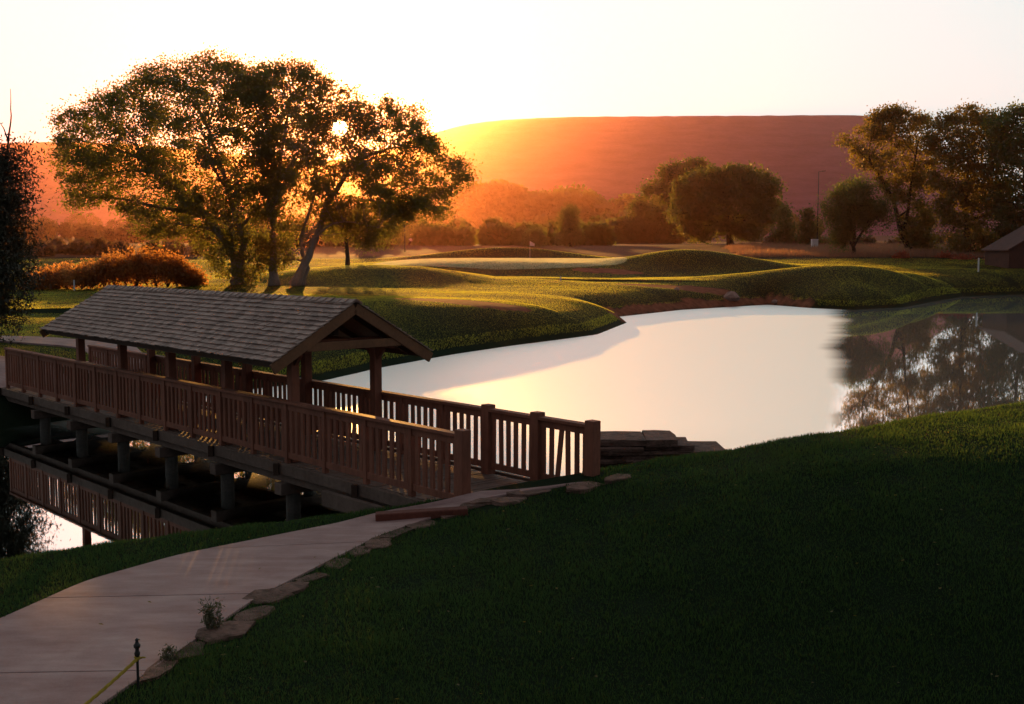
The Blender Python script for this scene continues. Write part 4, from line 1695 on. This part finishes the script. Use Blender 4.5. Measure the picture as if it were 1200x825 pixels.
# twisted strands
mb = MB()
for k in range(3):
    tw = []
    for i, q in enumerate(pts):
        a = i * 0.9 + k * 2.09
        d = (C2 - A).normalized()
        s_v = d.cross(Vector((0, 0, 1))).normalized()
        u_v = s_v.cross(d)
        tw.append(q + (s_v * math.cos(a) + u_v * math.sin(a)) * 0.008)
    mb.tube(tw, [0.009] * len(tw), 6)
for k in range(14):
    a = 2 * PI * k / 14
loop_c = Vector((p.x, p.y, g + 0.275))
mb.tube([loop_c + Vector((0.022 * math.cos(a), 0.022 * math.sin(a), 0.012 * math.sin(a * 0.5))) for a in [2 * PI * k / 14 for k in range(29)]], [0.008] * 29, 6)
mb.tube([loop_c + Vector((0.02, 0, 0)), loop_c + Vector((0.05, -0.01, 0.012)), loop_c + Vector((0.075, -0.01, 0.01))], [0.008, 0.008, 0.006], 6)
tag(mb.build('rope', M['rope']), 'yellow twisted rope tied to the black stake and sagging out of view', 'rope')

# golf flag on the green
p = at_depth(621, 296, 137)
z = hz(p.x, p.y)
fl = thing('golf_flag', (p.x, p.y, z), 'small pale flag on a thin pin at the back of the putting green', 'flag')
MB().tube([(0, 0, -0.1), (0, 0, 2.1)], [0.018, 0.012], 8).build('pin', M['white_paint'], fl)
mb = MB()
n = 8
for i in range(n):
    t0, t1 = i / n, (i + 1) / n
    f = lambda t: (t * 0.55, 0.06 * math.sin(t * 5), 0)
    a, b_ = Vector(f(t0)), Vector(f(t1))
    mb.hexa([a + Vector((0, -0.004, 1.55 - 0.1 * t0)), b_ + Vector((0, -0.004, 1.55 - 0.1 * t1)), b_ + Vector((0, 0.004, 1.55 - 0.1 * t1)), a + Vector((0, 0.004, 1.55 - 0.1 * t0)),
             a + Vector((0, -0.004, 2.08 - 0.3 * t0)), b_ + Vector((0, -0.004, 2.08 - 0.3 * t1)), b_ + Vector((0, 0.004, 2.08 - 0.3 * t1)), a + Vector((0, 0.004, 2.08 - 0.3 * t0))])
mb.build('flag_cloth', M['flag'], fl)


def marker(label, px, py, d, h, w=0.1):
    p = at_depth(px, py, d)
    z = hz(p.x, p.y)
    mb = MB()
    mb.bar((p.x, p.y, z - 0.2), (p.x, p.y, z + h), w, w)
    mb.hexa([(p.x - w / 2, p.y - w / 2, z + h), (p.x + w / 2, p.y - w / 2, z + h), (p.x + w / 2, p.y + w / 2, z + h), (p.x - w / 2, p.y + w / 2, z + h),
             (p.x - w / 8, p.y - w / 8, z + h + w * 0.5), (p.x + w / 8, p.y - w / 8, z + h + w * 0.5), (p.x + w / 8, p.y + w / 8, z + h + w * 0.5), (p.x - w / 8, p.y + w / 8, z + h + w * 0.5)])
    tag(mb.build('marker_post', M['white_paint'], bevel=0.01), label, 'marker post', 'white marker posts')


marker('slim white post between the two orange bushes on the left', 87, 335, 85, 0.75)
marker('white post at the water edge left of the dark shed', 1146, 330, 128, 1.5, 0.14)
marker('short white post in the shaded fairway before the green', 657, 328, 100, 0.35, 0.12)


def pole(label, px, top, d):
    b = gp(px, d)
    h = at_depth(px, top, d).z - b[2]
    root = thing('lamp_pole', b, label, 'lamp pole')
    MB().tube([(0, 0, -0.3), (0, 0, h)], [0.11, 0.07], 10).build('shaft', M['metal_dark'], root, smooth=True)
    mb = MB()
    mb.bar((0, 0, h - 0.05), (0.9, 0, h + 0.1), 0.08, 0.08)
    mb.bar((0.5, 0, h + 0.05), (1.15, 0, h + 0.12), 0.28, 0.14)
    mb.build('lamp_head', M['metal_dark'], root, bevel=0.02)


pole('tall thin lamp pole with short arm left of the small round tree', 956, 201, 198)
pole('thin pole beyond the green beside the pale-roofed hut', 475, 262, 175)
# utility box near the pole
b = gp(953, 188)
box = thing('utility_box', b, 'small white utility box standing in the meadow beside the lamp pole', 'utility box')
MB().hexa([(-0.5, -0.4, 0), (0.5, -0.4, 0), (0.5, 0.4, 0), (-0.5, 0.4, 0), (-0.5, -0.4, 1.5), (0.5, -0.4, 1.5), (0.5, 0.4, 1.5), (-0.5, 0.4, 1.5)]).build('cabinet', M['white_paint'], box, bevel=0.04)
MB().hexa([(-0.56, -0.46, 1.5), (0.56, -0.46, 1.5), (0.56, 0.46, 1.5), (-0.56, 0.46, 1.5), (-0.5, -0.4, 1.6), (0.5, -0.4, 1.6), (0.5, 0.4, 1.6), (-0.5, 0.4, 1.6)]).build('lid', M['white_paint'], box, bevel=0.02)


def hut(name, label, px, d, w, dep, hw, hr, wallm, roofm, ang, over=0.35):
    b = gp(px, d)
    root = thing(name, b, label, 'building')
    root.rotation_euler = (0, 0, ang)
    mb = MB()
    mb.hexa([(-w / 2, -dep / 2, -0.5), (w / 2, -dep / 2, -0.5), (w / 2, dep / 2, -0.5), (-w / 2, dep / 2, -0.5),
             (-w / 2, -dep / 2, hw), (w / 2, -dep / 2, hw), (w / 2, dep / 2, hw), (-w / 2, dep / 2, hw)])
    for yy in (-dep / 2 + 0.003, dep / 2 - 0.003):
        mb.face([(-w / 2, yy, hw), (w / 2, yy, hw), (0, yy, hr - 0.05)])
    mb.build('wall', wallm, root)
    mb = MB()
    k = (hr - hw) / (w / 2)
    o = over
    for sg in (-1, 1):
        e0 = Vector((sg * (w / 2 + o), -dep / 2 - o, hw - k * o))
        e1 = Vector((sg * (w / 2 + o), dep / 2 + o, hw - k * o))
        r1 = Vector((0, dep / 2 + o, hr))
        r0 = Vector((0, -dep / 2 - o, hr))
        u = Vector((0, 0, 0.14))
        mb.hexa([e0, e1, r1, r0, e0 + u, e1 + u, r1 + u, r0 + u])
    mb.build('roof', roofm, root)
    MB().hexa([(-0.45, -dep / 2 - 0.05, 0), (0.45, -dep / 2 - 0.05, 0), (0.45, -dep / 2 - 0.01, 0), (-0.45, -dep / 2 - 0.01, 0),
               (-0.45, -dep / 2 - 0.05, 2.0), (0.45, -dep / 2 - 0.05, 2.0), (0.45, -dep / 2 - 0.01, 2.0), (-0.45, -dep / 2 - 0.01, 2.0)]).build('door', M['timber_dark'], root)
    return root


hut('shed', 'dark low-roofed shed at the right edge by the far shore', 1212, 136, 9.5, 6, 2.0, 4.7, M['hut_wall'], M['hut_roof'], 0.05)
hut('hut', 'small pale-roofed hut in the haze left of the green', 466, 250, 5, 8, 0.9, 2.1, M['hut_wall'], M['pale_roof'], 1.45)

# ------------------------------------------------------------------ haze
hb = MB()
X0, X1, Y0, Y1, Z0, Z1 = -6000, 8000, -110, 5200, -3.0, 496
hb.hexa([(X0, Y0, Z0), (X1, Y0, Z0), (X1, Y1, Z0), (X0, Y1, Z0), (X0, Y0, Z1), (X1, Y0, Z1), (X1, Y1, Z1), (X0, Y1, Z1)])
m, nt, out = new_mat('evening_haze')
pv = nt.nodes.new('ShaderNodeVolumePrincipled')
pv.inputs['Color'].default_value = (1.0, 0.42, 0.30, 1)
pv.inputs['Density'].default_value = 0.000063
pv.inputs['Anisotropy'].default_value = 0.88
nt.links.new(pv.outputs[0], out.inputs['Volume'])
ho = hb.build('haze', m)
stuff(ho, 'warm sunlit evening haze filling the valley', 'haze')
